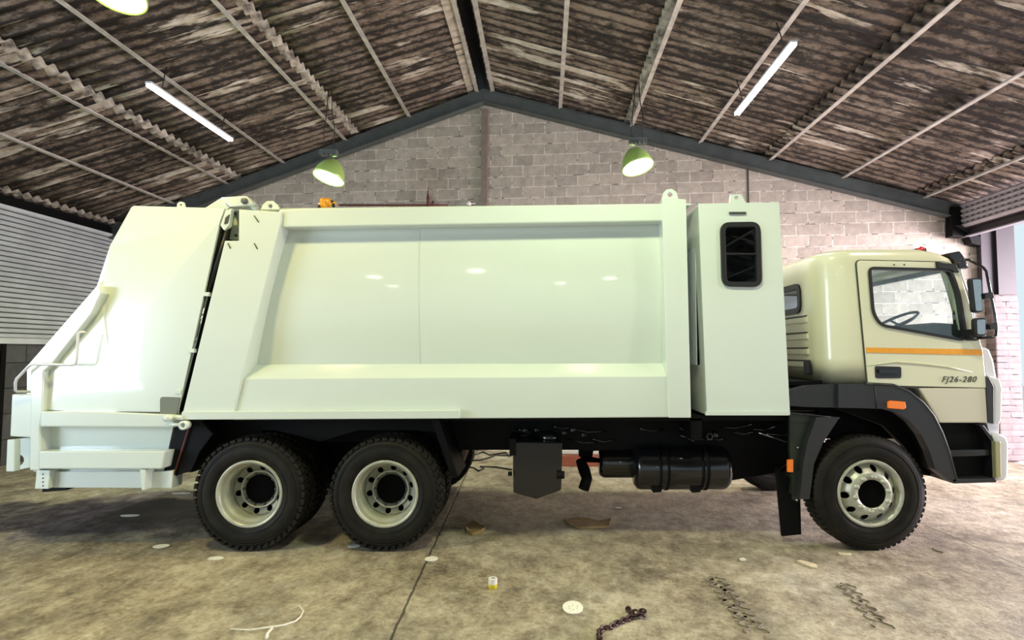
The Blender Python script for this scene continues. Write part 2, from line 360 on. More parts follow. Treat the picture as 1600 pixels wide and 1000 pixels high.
# roof sheets: corrugated, laid in lapped courses
M['lapedge'] = mat('pale_sheet_edge', (0.50, 0.44, 0.36), 0.85, 0, 0, 0.8, 9)
def rafter_x(px):
    t = (px - 757) / (1487 - 757) if px > 757 else (757 - px) / (757 - 290)
    return W(px, 146 + t * (325 - 146) if px > 757 else 146 + t * (318 - 146)).x
def sheets(side):
    mb = MB(); pitch = 0.177; amp = 0.036; ny = 6; pale = []
    edge = XL - .15 if side < 0 else XR + .25
    laps = [rafter_x(q) - side * (.26 if side < 0 else .12) for q in ((545, 363, 172) if side < 0 else (985, 1198, 1435))] + [edge]
    x = ridge.x + side * 0.10; lift = 0.075; nseg = int((11.3 - YF) / pitch * ny)
    for k, xe in enumerate(laps):
        x2 = xe + side * (.10 if k < len(laps) - 1 else 0)
        z0 = roofz(x) + lift; z1 = roofz(x2) + lift + 0.03
        ts = [0, .13 / abs(x2 - x)] + [.13 / abs(x2 - x) + (1 - .13 / abs(x2 - x)) * q / 4 for q in range(1, 5)]; m_ = len(ts); vs = []; fs = []
        for i in range(nseg + 1):
            y = 11.3 - i * pitch / ny; h = amp * math.sin(2 * PI * i / ny)
            for t in ts: vs.append((x + (x2 - x) * t, y, z0 + (z1 - z0) * t + h))
        for i in range(nseg):
            for j in range(m_ - 1): fs.append((i * m_ + j, i * m_ + j + 1, (i + 1) * m_ + j + 1, (i + 1) * m_ + j)); pale.append(k > 0 and j == 0 and (side < 0 or k == 1))
        mb.add(vs, fs, True); x = xe
    o = mb.build('ceiling', M['roof'], fix=False); o.data.materials.append(M['lapedge'])
    for p_, q in zip(o.data.polygons, pale): p_.material_index = 1 if q else 0
    sd = o.modifiers.new('s', 'SOLIDIFY'); sd.thickness = 0.007
    return struct(o)
sheets(-1); sheets(1)
rc = MB()   # ridge capping
for s_ in (-1, 1): 
    x1_ = ridge.x + s_ * .35; rc.add([(ridge.x, YF, ridge.z + .17), (x1_, YF, roofz(x1_) + .14), (x1_, 11.2, roofz(x1_) + .14), (ridge.x, 11.2, ridge.z + .17)], [(0, 1, 2, 3)])
o = rc.build('trim_3', M['black'], fix=False); struct(o)
rc = MB(); xa, xb = ridge.x - .29, ridge.x - .10; vs = []; fs = []
for i in range(330):
    y = 11 - i * .08; h = .012 * (i % 2); vs += [(xa, y, roofz(xa) + .03 + h), (xb, y, roofz(xb) + .03 + h)]
    if i: fs.append((2 * i - 2, 2 * i - 1, 2 * i + 1, 2 * i))
rc.add(vs, fs); struct(rc.build('trim_4', mat('pale_ridge_flashing', (0.50, 0.42, 0.34), 0.8, var=0.4, vscale=8), fix=False))

# purlins
purl = [172, 280, 363, 450, 545, 643, 747, 771, 875, 985, 1090, 1198, 1310, 1435]
rows = ['lowest left', 'second lowest left', 'third lowest left', 'fourth lowest left', 'third from ridge left', 'second from ridge left', 'nearest ridge left', 'nearest ridge right', 'second from ridge right', 'third from ridge right', 'fourth from ridge right', 'third lowest right', 'second lowest right', 'lowest right']
for px, nm in zip(purl, rows):
    t = (px - 757) / (1487 - 757) if px > 757 else (757 - px) / (757 - 290)
    py = 146 + t * (325 - 146) if px > 757 else 146 + t * (318 - 146)
    x = W(px, py).x; y1 = wallY(x) - .05; z = roofz(x)
    mb = MB(); mb.box((x - .032, YF, z - .012), (x + .032, y1, z)); mb.box((x - .032 if x < ridge.x else x + .026, YF, z), (x - .026 if x < ridge.x else x + .032, y1, z + .04))
    side = nm.split()[-1]
    tag(mb.build('roof_purlin', M['purlin']), 'long pale steel purlin under the %s slope, %s' % (side, nm.rsplit(' ', 1)[0] + ('' if 'ridge' in nm else ' on that side')), 'purlin', 'steel purlins under the roof')

# left side wall: dark block plinth, ribbed metal siding above, dark eaves beam
YB = 3.2
lw = MB(); lw.box((XL - .2, YB, 0), (XL, 11.05, 1.93)); struct(lw.build('wall_left', M['lowblock']))
ztop = roofz(XL) - .17
sd = MB(); z = 1.98; k = 0
while z < ztop - .02:
    h = 0.080; sd.add([(XL + .0, YB, z + h), (XL + .0, 10.9, z + h), (XL + .045, YB, z + .030), (XL + .045, 10.9, z + .030), (XL + .035, YB, z + .018), (XL + .035, 10.9, z + .018), (XL + .0, YB, z + .018), (XL + .0, 10.9, z + .018)], [(0, 1, 3, 2), (2, 3, 5, 4), (4, 5, 7, 6)]); z += h; k += 1
struct(sd.build('trim_5', M['siding'], fix=False))
sd = MB()
for i in range(1, 2): pass
sd.box((XL - .05, YB, 1.93), (XL - .005, 10.95, ztop)); struct(sd.build('trim_6', M['siding_shade']))
sd = MB(); sd.box((XL - .02, YB, 1.90), (XL + .05, 10.92, 1.99)); struct(sd.build('trim_7', M['siding']))
sd = MB(); sd.box((XL - .02, YB, ztop - .02), (XL + .07, 10.95, ztop + .03)); struct(sd.build('trim_8', M['siding']))
sd = MB(); sd.box((XL - .1, YB, ztop + .03), (XL + .03, 10.95, roofz(XL) + .02)); struct(sd.build('trim_9', M['black']))
sd = MB(); sd.box((XL - .02, 8.75, 0), (XL + .025, 8.83, 1.9)); struct(sd.build('trim_10', M['black']))

# right side: steel post on a masonry pier, ribbed panel and header over the doorway
pz = P(1570, 461, 9.35).z
pier = MB(); pl, pr = P(1553, 470, 9.25), P(1590, 470, 9.25)
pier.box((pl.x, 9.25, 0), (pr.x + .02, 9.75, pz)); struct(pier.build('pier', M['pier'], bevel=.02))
pb = MB(); x0 = P(1535, 400, 9.3).x; x1 = P(1556, 400, 9.3).x; x2 = P(1583, 400, 9.3).x
pb.box((x0, 9.32, pz), (x2 - .05, 9.42, 4.05)); pb.box((x1 - .01, 9.26, pz), (x2, 9.46, 4.05)); 
tag(pb.build('steel_post', M['brownsteel']), 'dark violet steel door post standing on the pale masonry pier', 'post')
zt0 = P(1600, 290, 7.5).z
XH = 6.98
def hz(py_at1600): # height on plane X=XH of the line through (1600,py) toward the vanishing point
    r = ray(1600, py_at1600); k = XH / r.x; return CZ + r.z * k
za, zb, zc = hz(284), hz(328), hz(342)
pnl = MB(); nr = 5
for i in range(nr):
    z0 = zb + (za - zb) * i / nr; z1 = zb + (za - zb) * (i + 1) / nr; m_ = (z0 + z1) / 2
    pnl.add([(XH, YF, z0), (XH, 9.35, z0), (XH - .05, YF, m_), (XH - .05, 9.35, m_), (XH, YF, z1), (XH, 9.35, z1)], [(0, 1, 3, 2), (2, 3, 5, 4)])
struct(pnl.build('wall_right', mat('ribbed_door_panel', (0.44, 0.40, 0.43), 0.5, 0.1, var=0.2), fix=False))
pnl = MB()
for yy in range(0, 86):
    y = 9.3 - yy * 0.12
    for i in range(1, nr): z0 = zb + (za - zb) * i / nr; pnl.box((XH - .012, y - .03, z0 - .022), (XH + .01, y + .03, z0 + .022))
struct(pnl.build('trim_11', M['seam']))
hd = MB(); hd.box((XH, YF, zb - .02), (XH + .12, 9.45, zb)); hd.box((XH + .08, YF, zc), (XH + .2, 9.45, zb - .02)); struct(hd.build('trim_12', M['brownsteel']))
hd = MB(); hd.box((XH + .02, YF, zc - .02), (XH + .12, 9.45, zc)); struct(hd.build('trim_13', mat('door_edge_grey', (.25, .23, .25), .5)))
# eaves bracket at the corner
br = MB(); A = W(1487, 322, .3); br.prism(XZ([(1488, 322), (1502, 322), (1503, 352), (1520, 354), (1533, 372), (1534, 384), (1518, 380), (1514, 370), (1488, 369)], 9.28), 9.28, 9.45)
tag(br.build('corner_bracket', M['black'], bevel=.008), 'black steel bracket where the right rafter meets the doorway beam', 'bracket')
gp = MB(); gp.pp([(1494, 352), (1509, 352), (1526, 366), (1520, 368)], 9.25, .02); tag(gp.build('brace_plate', M['brownsteel']), 'dark diagonal brace plate under the eaves corner bracket', 'plate')

# pipe on the gable wall
pp_ = MB(); pa, pb2 = W(530, 320.5, .08), W(700, 320.5, .08); pp_.tube([pa, pb2], .016)
root = tag(pp_.build('pipe', M['redsteel']), 'thin red pipe running along the gable wall just above the truck', 'pipe')
q = MB(); q.tube([W(669, 322, .08), W(669, 309, .08), W(668.5, 303, .08), W(669, 292, .08)], [.03, .03, .012, .006]); q.tube([W(677, 321, .08), W(677, 314, .08)], .018); q.build('valve', M['redsteel'], root)
sp = MB(); a_ = W(732, 318, .08); sp.lathe([(-.03, .005), (-.03, .05), (0, .055), (.04, .03), (.05, .004)], 'Z', a_, 16); sp.tube([a_ + Vector((-.15, 0, .0)), a_ + Vector((.13, 0, .0))], .008)
tag(sp.build('wall_fitting', M['whitecard']), 'small white fitting on the gable wall left of the brown post', 'fitting')

# ================================================================== LAMPS
def highbay(px, py, D, tilt, label, energy, color, direct=None, grp='high bay lamps', droll=0):
    p = direct if direct is not None else P(px, py, D)
    t = thing('high_bay_lamp', label, 'lamp', p, grp)
    R = Matrix.Rotation(tilt, 4, 'Y') @ Matrix.Rotation(-.22 if direct is None else (.45 if p.y < 0 else 0), 4, 'X')
    r0 = .24
    sh = MB(); sh.lathe([(.32, .04), (.31, .08), (.28, .115), (.22, .165), (.13, .212), (0.04, .236), (0, r0 + .004), (0.0, r0 - .006), (0.12, .20), (.21, .155), (.26, .10)], 'Z', (0, 0, 0), 32)
    o = sh.build('shade', M['lampmetal'], t); o.location = (0, 0, 0); o.matrix_local = R
    b = MB(); b.lathe([(.0, .001), (-.01, .12), (.0, .225)], 'Z', (0, 0, .012), 32)
    o = b.build('lens', mat('lamp_lens', (1, 1, 1), .4, emit=color, es=26), t); o.location = (0, 0, 0); o.matrix_local = R
    h = MB(); h.box((-.13, -.06, .36), (.13, .06, .45)); 
    for k in range(3): h.lathe([(.33, .001), (.33, .016), (.37, .016), (.37, .001)], 'Z', (-.06 + k * .06, -.09, 0), 10)
    o = h.build('ballast_housing', M['steel'], t, bevel=.008); o.location = (0, 0, 0)
    zt = roofz(p.x) - p.z
    for k, dx in enumerate((-.09, .07)):
        c = MB(); c.tube([(dx, 0, .46), (dx + .01, 0, .8), (dx * .6, 0, min(1.0, zt - .1)), (dx * .3, 0, zt)], .007, 6); o = c.build('hanging_cable', M['cable'], t); o.location = (0, 0, 0)
    l = lamp('lamp_light', 'SPOT', (0, 0, 0), energy, tuple(min(1, c) for c in color), .2, (0, 0, 0), spot=math.radians(165)); l.parent = t; l.location = (0, 0, -.03)
    return t
GREEN = (0.80, 1.0, 0.55); YEL = (1.0, 0.93, 0.50); WARM = (1.0, .97, .72)
highbay(513, 279, 8.6, .22, 'lit green-tinted high bay lamp hanging above the rear half of the truck', 330, GREEN)
highbay(997, 262, 8.3, -.22, 'lit pale yellow high bay lamp hanging above the front of the truck body', 380, WARM)
highbay(182, -8, 5.0, .0, 'lit yellow high bay lamp cut by the top left edge of the photo', 150, (1.0, .85, .32))
for (x, y, e, c) in ((-3.2, 3.2, 330, (1.0, .83, .34)), (0.6, 3.2, 380, (.90, 1.0, .62)), (4.4, 3.1, 280, (1.0, .90, .72)), (-5.4, -7.3, 130, (.95, 1.0, .85)), (2.2, -8.5, 130, (.95, 1.0, .85)), (-6.5, -13.6, 100, (.95, 1.0, .9)), (.6, -11.6, 100, (1.0, .95, .9)), (-1.9, -5.0, 130, (.95, 1.0, .8))):
    highbay(0, 0, 0, 0, 'lit high bay lamp in the front half of the shed, out of the frame', e, c, direct=Vector((x, y, 4.75)), grp='high bay lamps in the front half of the shed')

def tubelight(pn, Yn, L, label, hang):
    a = P(pn[0], pn[1], Yn); b = a + Vector((0, L, 0))
    t = thing('fluorescent_lamp', label, 'lamp', a + Vector((0, L / 2, 0)), 'fluorescent tube lamps')
    c = MB(); c.box((-.04, -L / 2, .03), (.04, L / 2, .06)); o = c.build('housing', M['cabwhite'], t, bevel=.006); o.location = (0, 0, 0)
    for dx in (-.022, .022):
        c = MB(); c.tube([(dx, -L / 2 + .02, 0.012), (dx, L / 2 - .02, 0.012)], .016, 12); o = c.build('tube', mat('tube_glow', (1, 1, 1), .4, emit=(.93, .93, 1.0), es=14), t); o.location = (0, 0, 0)
    zt = roofz(a.x) - a.z
    for yy in (-L / 2 + .25, L / 2 - .25):
        c = MB(); c.tube([(0, yy, .08), (hang * .4, yy, .08 + (zt - .08) * .5), (hang, yy, zt)], .007, 6); o = c.build('hanging_wire', M['cable'], t); o.location = (0, 0, 0)
    l = lamp('tube_light', 'AREA', (0, 0, 0), 45, (.93, .92, 1.0), .12, (0, 0, 0), L); l.parent = t; l.location = (0, 0, -.02)
    return t
tubelight((231, 134), 6.7, 1.83, 'lit white fluorescent lamp under the left roof slope', 0.05)
tubelight((1241, 70), 5.9, 1.83, 'lit white fluorescent lamp hanging on wires under the right roof slope', -0.08)

# ================================================================== THE TRUCK
Y0, Y1 = 5.1, 7.6
T = thing('garbage_truck', 'large white rear-loading garbage truck parked across the shed', 'truck', (0, 6.35, 0))
def part(mb, name, m, bevel=0.0, parent=None): return mb.build(name, M[m] if isinstance(m, str) else m, parent or T, bevel)
zf = lambda px, py, Y=Y0: P(px, py, Y)

# ---- container body
cb = MB(); cb.prism(XZ([(365, 330), (1060, 322), (1068, 648), (300, 652)], 5.3), 5.3, 7.55)
body = part(cb, 'container_body', 'paint')
# bulged side panel
def patch(corners, Yfun, nu=40, nv=24):
    mb = MB(); vs = []; fs = []
    tl, tr, br_, bl = corners
    for j in range(nv + 1):
        v = j / nv
        for i in range(nu + 1):
            u = i / nu
            px = (tl[0] * (1 - u) + tr[0] * u) * (1 - v) + (bl[0] * (1 - u) + br_[0] * u) * v
            py = (tl[1] * (1 - u) + tr[1] * u) * (1 - v) + (bl[1] * (1 - u) + br_[1] * u) * v
            q = P(px, py, 5.2); vs.append((q.x, Yfun(u, v), q.z))
    for j in range(nv):
        for i in range(nu): fs.append((j * (nu + 1) + i, j * (nu + 1) + i + 1, (j + 1) * (nu + 1) + i + 1, (j + 1) * (nu + 1) + i))
    mb.add(vs, fs, True); return mb
sp = patch([(432, 338), (1046, 332), (1046, 582), (382, 584)], lambda u, v: 5.255 - .075 * math.sin(PI * min(1, v * 0.93 + .07)) ** .8)
o = sp.build('side_panel', M['paint'], T, fix=False); sdm = o.modifiers.new('s', 'SOLIDIFY'); sdm.thickness = .01; sdm.offset = 1
for px_t, px_b in ((655, 655), (462, 400)):
    mb = MB(); pts = []
    for k in range(13):
        v = k / 12; q = P(px_t + (px_b - px_t) * v, 336 + 246 * v, 5.2); pts.append((q.x, 5.253 - .075 * math.sin(PI * min(1, v * .93 + .07)) ** .8 - .002, q.z))
    mb.tube(pts, .0014, 6)
    if px_t == 655: part(mb, 'weld_seam', 'paint')
tr = MB(); tr.prism(XZ([(436, 327), (1042, 318), (1042, 345), (430, 355)], 5.06), 5.06, 5.3); part(tr, 'top_rail', 'paint', .012)
# sloped ledge + lower rail as one folded profile
def P2(px, py, Y): q = P(px, py, Y); return (q.x, q.y, q.z)
lr = MB()
lr.add([P2(392, 570, 5.22), P2(1036, 568, 5.22), P2(371, 592, 5.06), P2(1043, 588, 5.06), P2(364, 656, 5.06), P2(1046, 652, 5.06), P2(364, 656, 5.35), P2(1046, 652, 5.35), P2(392, 566, 5.35), P2(1036, 564, 5.35)],
       [(0, 1, 3, 2), (2, 3, 5, 4), (4, 5, 7, 6), (6, 7, 9, 8), (8, 9, 1, 0), (0, 2, 4, 6, 8), (1, 9, 7, 5, 3)])
part(lr, 'lower_rail', 'paint', .008)
fp = MB(); fp.pp([(1034, 309), (1072, 311), (1080, 653), (1045, 653)], 5.04, 2.5); part(fp, 'front_post', 'paint', .008)
rp = MB(); rp.pp([(373, 327), (440, 331), (439, 345), (365, 644), (284, 650), (351, 376), (373, 376)], 5.03, .22); part(rp, 'rear_post', 'paint', .008)
rf = MB(); rf.prism(XZ([(370, 329), (440, 331), (365, 646), (300, 650)], 5.3), 5.25, 7.6); part(rf, 'rear_frame', 'paint')
for a, b in (((397, 337), (404, 347)), ((356, 380), (360, 388)), ((397, 380), (402, 389))):
    mb = MB(); mb.tube([P(a[0], a[1], 5.026), P(b[0], b[1], 5.026)], .005, 6); part(mb, 'weld_slot', 'seam')
skr = MB(); skr.pp([(284, 643), (718, 641), (718, 654), (282, 656)], 5.0, .12); part(skr, 'skirt_rail', 'paint', .006)
top = MB(); top.prism(XZ([(360, 331), (1075, 322), (1075, 325), (360, 334)], 5.3), 5.2, 7.5); part(top, 'roof_plate', 'paint')
# lifting lugs
def lug(pts, hole, r, Y, d=.03, name='lifting_lug'):
    mb = MB(); outer = XZ(pts, Y); hc = P(hole[0], hole[1], Y); nseg = 20; rr = r
    o = mb.prism(outer, Y, Y + d).build(name, M['paint'], T)
    c = MB(); c.lathe([(-.1, .0001), (-.1, rr), (.15, rr), (.15, .0001)], 'Y', (hc.x, Y, hc.z), 20)
    cc = c.build('cutter', M['paint']); o_loc = o.location.copy(); o.location = (0, 0, 0); par = o.parent; o.parent = None
    bool_cut(o, [cc]); o.parent = par; o.location = o_loc; return o
lug([(408, 327), (410, 320), (417, 314), (427, 314), (434, 321), (437, 327)], (422, 322), .022, 5.12)
lug([(1034, 310), (1036, 302), (1041, 296), (1050, 295), (1057, 300), (1060, 311)], (1047, 304), .024, 5.10)
lug([(1140, 318), (1142, 304), (1158, 303), (1166, 318)], (1151, 309), .02, 5.12)
lug([(276, 324), (277, 318), (281, 315), (287, 316), (289, 324)], (282, 320), .013, 5.3, .02)
# orange bundle on the roof
random.seed(3)
ob = MB()
for k in range(9):
    q = P(502 + random.random() * 19, 321.5 - random.random() * 6.5, 5.6); ob.lathe([(-.035, .002), (-.02, .036), (.01, .042), (.04, .002)], random.choice('XYZ'), q, 9)
root = tag(ob.build('strap_bundle', M['orange']), 'small crumpled orange bundle lying on top of the truck body', 'bundle')
ob = MB()
for (a, b) in ((499, 323), (519, 316), (521, 321)):
    ob.lathe([(-.02, .002), (-.01, .022), (.01, .022), (.02, .002)], 'X', P(a, b, 5.58), 9)
ob.build('black_end', M['seal'], root)

# ---- rear cabinet behind the cab (hollow, windows both sides)
cabn = [(1090, 319), (1216, 317), (1233, 648), (1104, 648)]
cx_ = XZ(cabn, Y0); o = MB().prism(cx_, 5.08, 7.55).build('service_cabin', M['paint'])
cut = []
c = MB().prism(inset(cx_, .035), 5.115, 7.515).build('c1', M['paint']); cut.append(c)
win = roundpoly(XZ([(1124, 348), (1187, 347), (1190, 449), (1127, 448)], 5.08), .09); cut.append(MB().prism(inset(win, .02), 4.9, 5.3).build('c2', M['paint']))
fw = roundpoly(XZ([(1105, 404), (1147, 401), (1148, 449), (1105, 450)], 7.5), .05); cut.append(MB().prism(fw, 7.3, 7.8).build('c3', M['paint']))
qx = cx_[0][0] + .03
lwz = (P(1086, 388, 5.3).z, P(1086, 570, 5.3).z)
cut.append(MB().box((qx - .3, 5.25, lwz[1]), (qx + .2, 6.6, lwz[0])).build('c4', M['paint']))
bool_cut(o, cut); o.parent = T; o.location = -Vector(T.location); cabin = o
mb = MB(); mb.ring(win, inset(win, .045), 5.055, 5.10); wf = part(mb, 'cabin_window_frame', 'seal', .004)
mb = MB(); z_ = P(1157, 397, 5.08); mb.box((P(1126, 397, 5.08).x, 5.06, z_.z - .006), (P(1188, 397, 5.08).x, 5.09, z_.z + .006)); part(mb, 'cabin_window_bar', 'seal')
mb = MB(); mb.prism(inset(win, .03), 5.085, 5.09); part(mb, 'cabin_window_pane', 'darkglass')
mb = MB(); q = P(1156, 389, 5.3); mb.lathe([(-.03, .001), (-.03, .03), (.03, .03), (.03, .001)], 'X', q, 10); part(mb, 'window_latch', 'seal')
mb = MB(); mb.prism(fw, 7.53, 7.54); part(mb, 'far_cabin_window_pane', 'glass')
mb = MB(); mb.ring(fw, [(a * 1.0, b) for a, b in inset(fw, .015)], 7.50, 7.56); part(mb, 'far_cabin_window_frame', 'seal')
mb = MB(); mb.box((qx - .02, 5.25, lwz[1]), (qx - .015, 6.6, lwz[0])); part(mb, 'rear_cabin_pane', mat('frosted_sheet', (.62, .68, .76), .3))
mb = MB(); mb.pp([(1140, 331), (1166, 331), (1166, 334), (1140, 334)], 5.06, .03); part(mb, 'door_handle_slot', 'seam')
mb = MB(); mb.pp([(1103, 643), (1233, 643), (1233, 649), (1103, 649)], 5.06, .03); part(mb, 'cabin_sill', 'paint')
mb = MB(); mb.box((P(1082, 560, 5.2).x, 5.3, .95), (P(1100, 560, 5.2).x, 7.4, 1.15)); part(mb, 'cabin_mount', 'black')

# ---- tailgate (rear loader)
TY = 5.08
tg = MB()
A, B = P2(210, 322, 5.16), P2(352, 326, 5.05)
# outer skin: two creased facets
D1, D2, D3, D4, D5 = P2(195, 350, 5.17), P2(176, 385, 5.18), P2(163, 437, 5.16), P2(155, 446, 5.14), P2(172, 552, 5.07)
Cc, E, Fp, H = P2(345, 345, 5.05), P2(278, 648, 5.05), P2(132, 646, 5.08), P2(83, 560, 5.10)
H2 = P2(150, 470, 5.12); H3 = P2(70, 640, 5.09)
tgv = [A, B, Cc, D5, D4, D3, D2, D1, E, H3, H]
tg.add(tgv, [(0, 1, 2, 3, 4, 5, 6, 7), (2, 8, 9, 10, 4, 3)])
o = tg.build('tailgate_skin', M['paint'], T, fix=False); 
b = bmesh.new(); b.from_mesh(o.data); bmesh.ops.triangulate(b, faces=b.faces); b.to_mesh(o.data); b.free()
md = o.modifiers.new('s', 'SOLIDIFY'); md.thickness = .02; md.offset = 0
tb = MB(); tb.prism(XZ([(212, 325), (350, 328), (278, 655), (272, 735), (60, 735), (50, 640), (50, 572), (158, 448), (178, 386)], 5.25), 5.2, 7.5); part(tb, 'tailgate_body', 'paint')
# frame members
fr = MB()
fr.pp([(156, 445), (158, 458), (143, 490), (80, 570), (68, 580), (66, 642), (62, 668), (62, 735), (46, 735), (47, 615), (48, 570)], 5.03, .22); part(fr, 'rear_frame_member', 'paint', .01)
for pts in ([(62, 643), (150, 643), (272, 648), (272, 668), (62, 667)], [(60, 705), (258, 705), (252, 733), (60, 733)]):
    mb = MB(); mb.pp(pts, 5.0, .2); part(mb, 'hopper_rail', 'paint', .012)
mb = MB(); mb.pp([(62, 660), (272, 660), (256, 735), (62, 735)], 5.14, .10); part(mb, 'hopper_side', 'paint')
mb = MB(); mb.pp([(56, 737), (253, 737), (270, 735), (268, 763), (56, 762)], 5.09, .15); part(mb, 'bottom_bar', 'paint', .006)
mb = MB(); mb.pp([(57, 735), (78, 735), (75, 764), (54, 764)], 5.03, .1); hb = part(mb, 'bottom_flange', 'paint', .005)
for k in range(4):
    q = P(67, 741 + k * 6, 5.028); mb = MB(); mb.lathe([(-.002, .0001), (-.002, .006), (.004, .006)], 'Y', q, 10); mb.build('bolt_hole', M['seam'], hb)
mb = MB(); mb.pp([(218, 734), (227, 734), (226, 766), (221, 766)], 5.0, .12); part(mb, 'bottom_rib', 'paint', .004)
mb = MB(); mb.pp([(66, 762), (104, 762), (104, 766), (66, 769)], 5.3, .5); part(mb, 'rubber_buffer', 'black')
mb = MB(); mb.pp([(18, 616), (52, 616), (50, 684), (15, 682)], 5.1, 2.3); part(mb, 'loading_sill', 'paint', .012)
mb = MB(); mb.pp([(11, 687), (23, 687), (22, 737), (9, 737)], 5.05, .06); part(mb, 'rear_step', 'paint', .006)
o = MB().pp([(20, 686), (48, 684), (48, 730), (20, 736)], 5.2, .04).build('step_bracket', M['paint']); hc = P(29, 719, 5.2)
bool_cut(o, [MB().lathe([(-.2, .0001), (-.2, .05), (.3, .05), (.3, .0001)], 'Y', hc, 20).build('c', M['paint'])]); o.parent = T; o.location = -Vector(T.location)
rl = MB(); rl.tube([P(134, 519, 5.0), P(125, 519, 4.97), P(122, 521, 4.96), P(120, 560, 4.96), P(118, 569, 4.96), P(112, 570, 4.96), P(52, 569, 4.98), P(46, 571, 4.98), P(26, 592, 5.0), P(24, 598, 5.0), P(24, 610, 5.02), P(27, 612, 5.04), P(50, 612, 5.06)], .0115, 10)
part(rl, 'grab_rail', 'cabwhite')
# dark slot and lock recess
mb = MB(); mb.pp([(140, 643), (262, 644), (262, 650), (140, 647)], 5.035, .02); part(mb, 'slot_shadow', 'seam')
mb = MB(); q = roundpoly(XZ([(250, 620), (281, 621), (276, 648), (250, 646)], 5.03), [.03, 0.005, .005, .005]); mb.prism(q, 5.03, 5.045); part(mb, 'lock_recess', mat('recess_grey', (.16, .17, .13), .6))
mb = MB()
mb.tube([P(256, 654, 5.02), P(276, 652, 5.0), P(286, 653, 5.0)], .022, 8); mb.tube([P(254, 663, 5.02), P(290, 664, 4.99)], .016, 8)
q = P(265, 653, 4.99); mb.lathe([(-.05, .001), (-.05, .03), (.03, .03)], 'Y', q, 12); mb.lathe([(-.04, .02), (-.04, .04), (.02, .04), (.02, .02), (-.04, .02)], 'Y', P(290, 664, 4.99), 14)
part(mb, 'tailgate_lock', 'paint')
# seam gap, seal and slim cylinder rod
mb = MB(); mb.pp([(350, 330), (362, 330), (354, 378), (284, 654), (274, 654), (345, 370)], 5.16, .3); part(mb, 'gap_seal', 'seal')
mb = MB(); mb.tube([P(325, 458, 5.06), P(280, 640, 5.06)], .009, 8); part(mb, 'cylinder_rod', 'chrome')
mb = MB(); mb.tube([P(357, 352, 5.08), P(323, 462, 5.08)], .016, 8); part(mb, 'hydraulic_hose', 'seal')
for a in ((325, 460), (302, 548), (281, 612)):
    mb = MB(); q = P(*a, 5.05); mb.box((q.x - .03, 5.03, q.z - .018), (q.x + .02, 5.07, q.z + .018)); part(mb, 'hose_clamp', 'paint', .004)
# hinge arm on top
mb = MB(); mb.pp([(318, 326), (340, 312), (347, 308), (384, 306), (395, 313), (402, 326), (400, 331), (388, 322), (362, 322), (352, 330), (340, 331)], 5.12, .06); mb.pp([(345, 309), (386, 307), (394, 316), (388, 321), (360, 323)], 5.05, .08)
ha = part(mb, 'hinge_arm', 'paint', .006)
mb = MB(); mb.lathe([(-.012, .001), (-.012, .028), (.03, .028)], 'Y', P(382, 314, 5.04), 16); mb.build('hinge_pin', M['steel'], ha)
mb = MB(); mb.pp([(352, 329), (362, 325), (358, 352), (350, 360), (344, 352)], 5.04, .05); part(mb, 'hinge_link', 'paint', .005)
mb = MB(); mb.pp([(352, 340), (358, 335), (355, 348), (350, 350)], 5.03, .02); part(mb, 'link_slot', 'seam')
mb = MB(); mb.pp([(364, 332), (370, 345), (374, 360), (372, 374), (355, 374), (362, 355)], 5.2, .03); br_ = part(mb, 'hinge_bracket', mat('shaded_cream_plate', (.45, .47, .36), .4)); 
mb = MB(); mb.lathe([(-.01, .001), (-.01, .012), (.01, .012)], 'Y', P(369, 368, 5.19), 10); mb.build('bolt', M['seam'], br_)

# ---- chassis and underbody
ch = MB(); zr0, zr1 = .78, 1.16
for y in (5.85, 6.75): ch.box((P(300, 700, 6).x, y, zr0 + .1), (P(1500, 700, 6).x, y + .08, zr1))
part(ch, 'frame_rail', 'black')
sub = MB(); sub.prism(XZ([(282, 657), (1237, 652), (1237, 700), (1100, 704), (880, 703), (720, 703), (600, 690), (300, 690)], 5.7), 5.7, 5.8); part(sub, 'subframe_plate', 'black')
sub = MB(); sub.box((P(300, 0, 5.3).x, 5.3, 1.13), (P(1235, 0, 5.3).x, 7.5, 1.18)); part(sub, 'floor_plate', 'black')
sub = MB(); sub.prism(XZ([(282, 650), (1237, 648), (1237, 668), (282, 668)], 5.3), 7.3, 7.4); part(sub, 'far_side_skirt', 'black')
# mudguard plates round the rear wheels
mb = MB(); mb.pp([(276, 660), (312, 656), (332, 678), (312, 705), (302, 728), (298, 736), (252, 751)], 5.13, .04); part(mb, 'mudguard_plate', 'black')
mb = MB(); mb.pp([(292, 657), (420, 657), (400, 690), (345, 692), (300, 738), (280, 738)], 5.45, .4); part(mb, 'mudguard_liner', 'black')
mb = MB(); mb.tube([P(297, 662, 5.115), P(272, 742, 5.115)], .008, 6); part(mb, 'mudguard_stay', 'redsteel')
mb = MB(); mb.pp([(674, 656), (686, 656), (716, 745), (706, 748)], 5.2, .5); fl = part(mb, 'mud_flap', 'black')
mb = MB(); mb.pp([(712, 715), (728, 700), (726, 712), (712, 746)], 5.7, .4); part(mb, 'mud_flap_end', mat('brown_dusty_rubber', (.13, .09, .075), .8))
mb = MB(); mb.pp([(290, 657), (700, 656), (690, 676), (640, 672), (560, 672), (500, 690), (430, 672), (350, 672), (300, 700)], 5.42, .5); part(mb, 'wheel_arch_liner', 'black')
mb = MB(); mb.pp([(440, 656), (700, 656), (690, 720), (560, 745), (540, 760), (470, 760), (440, 700)], 6.1, .5); part(mb, 'rear_bogie', 'black')
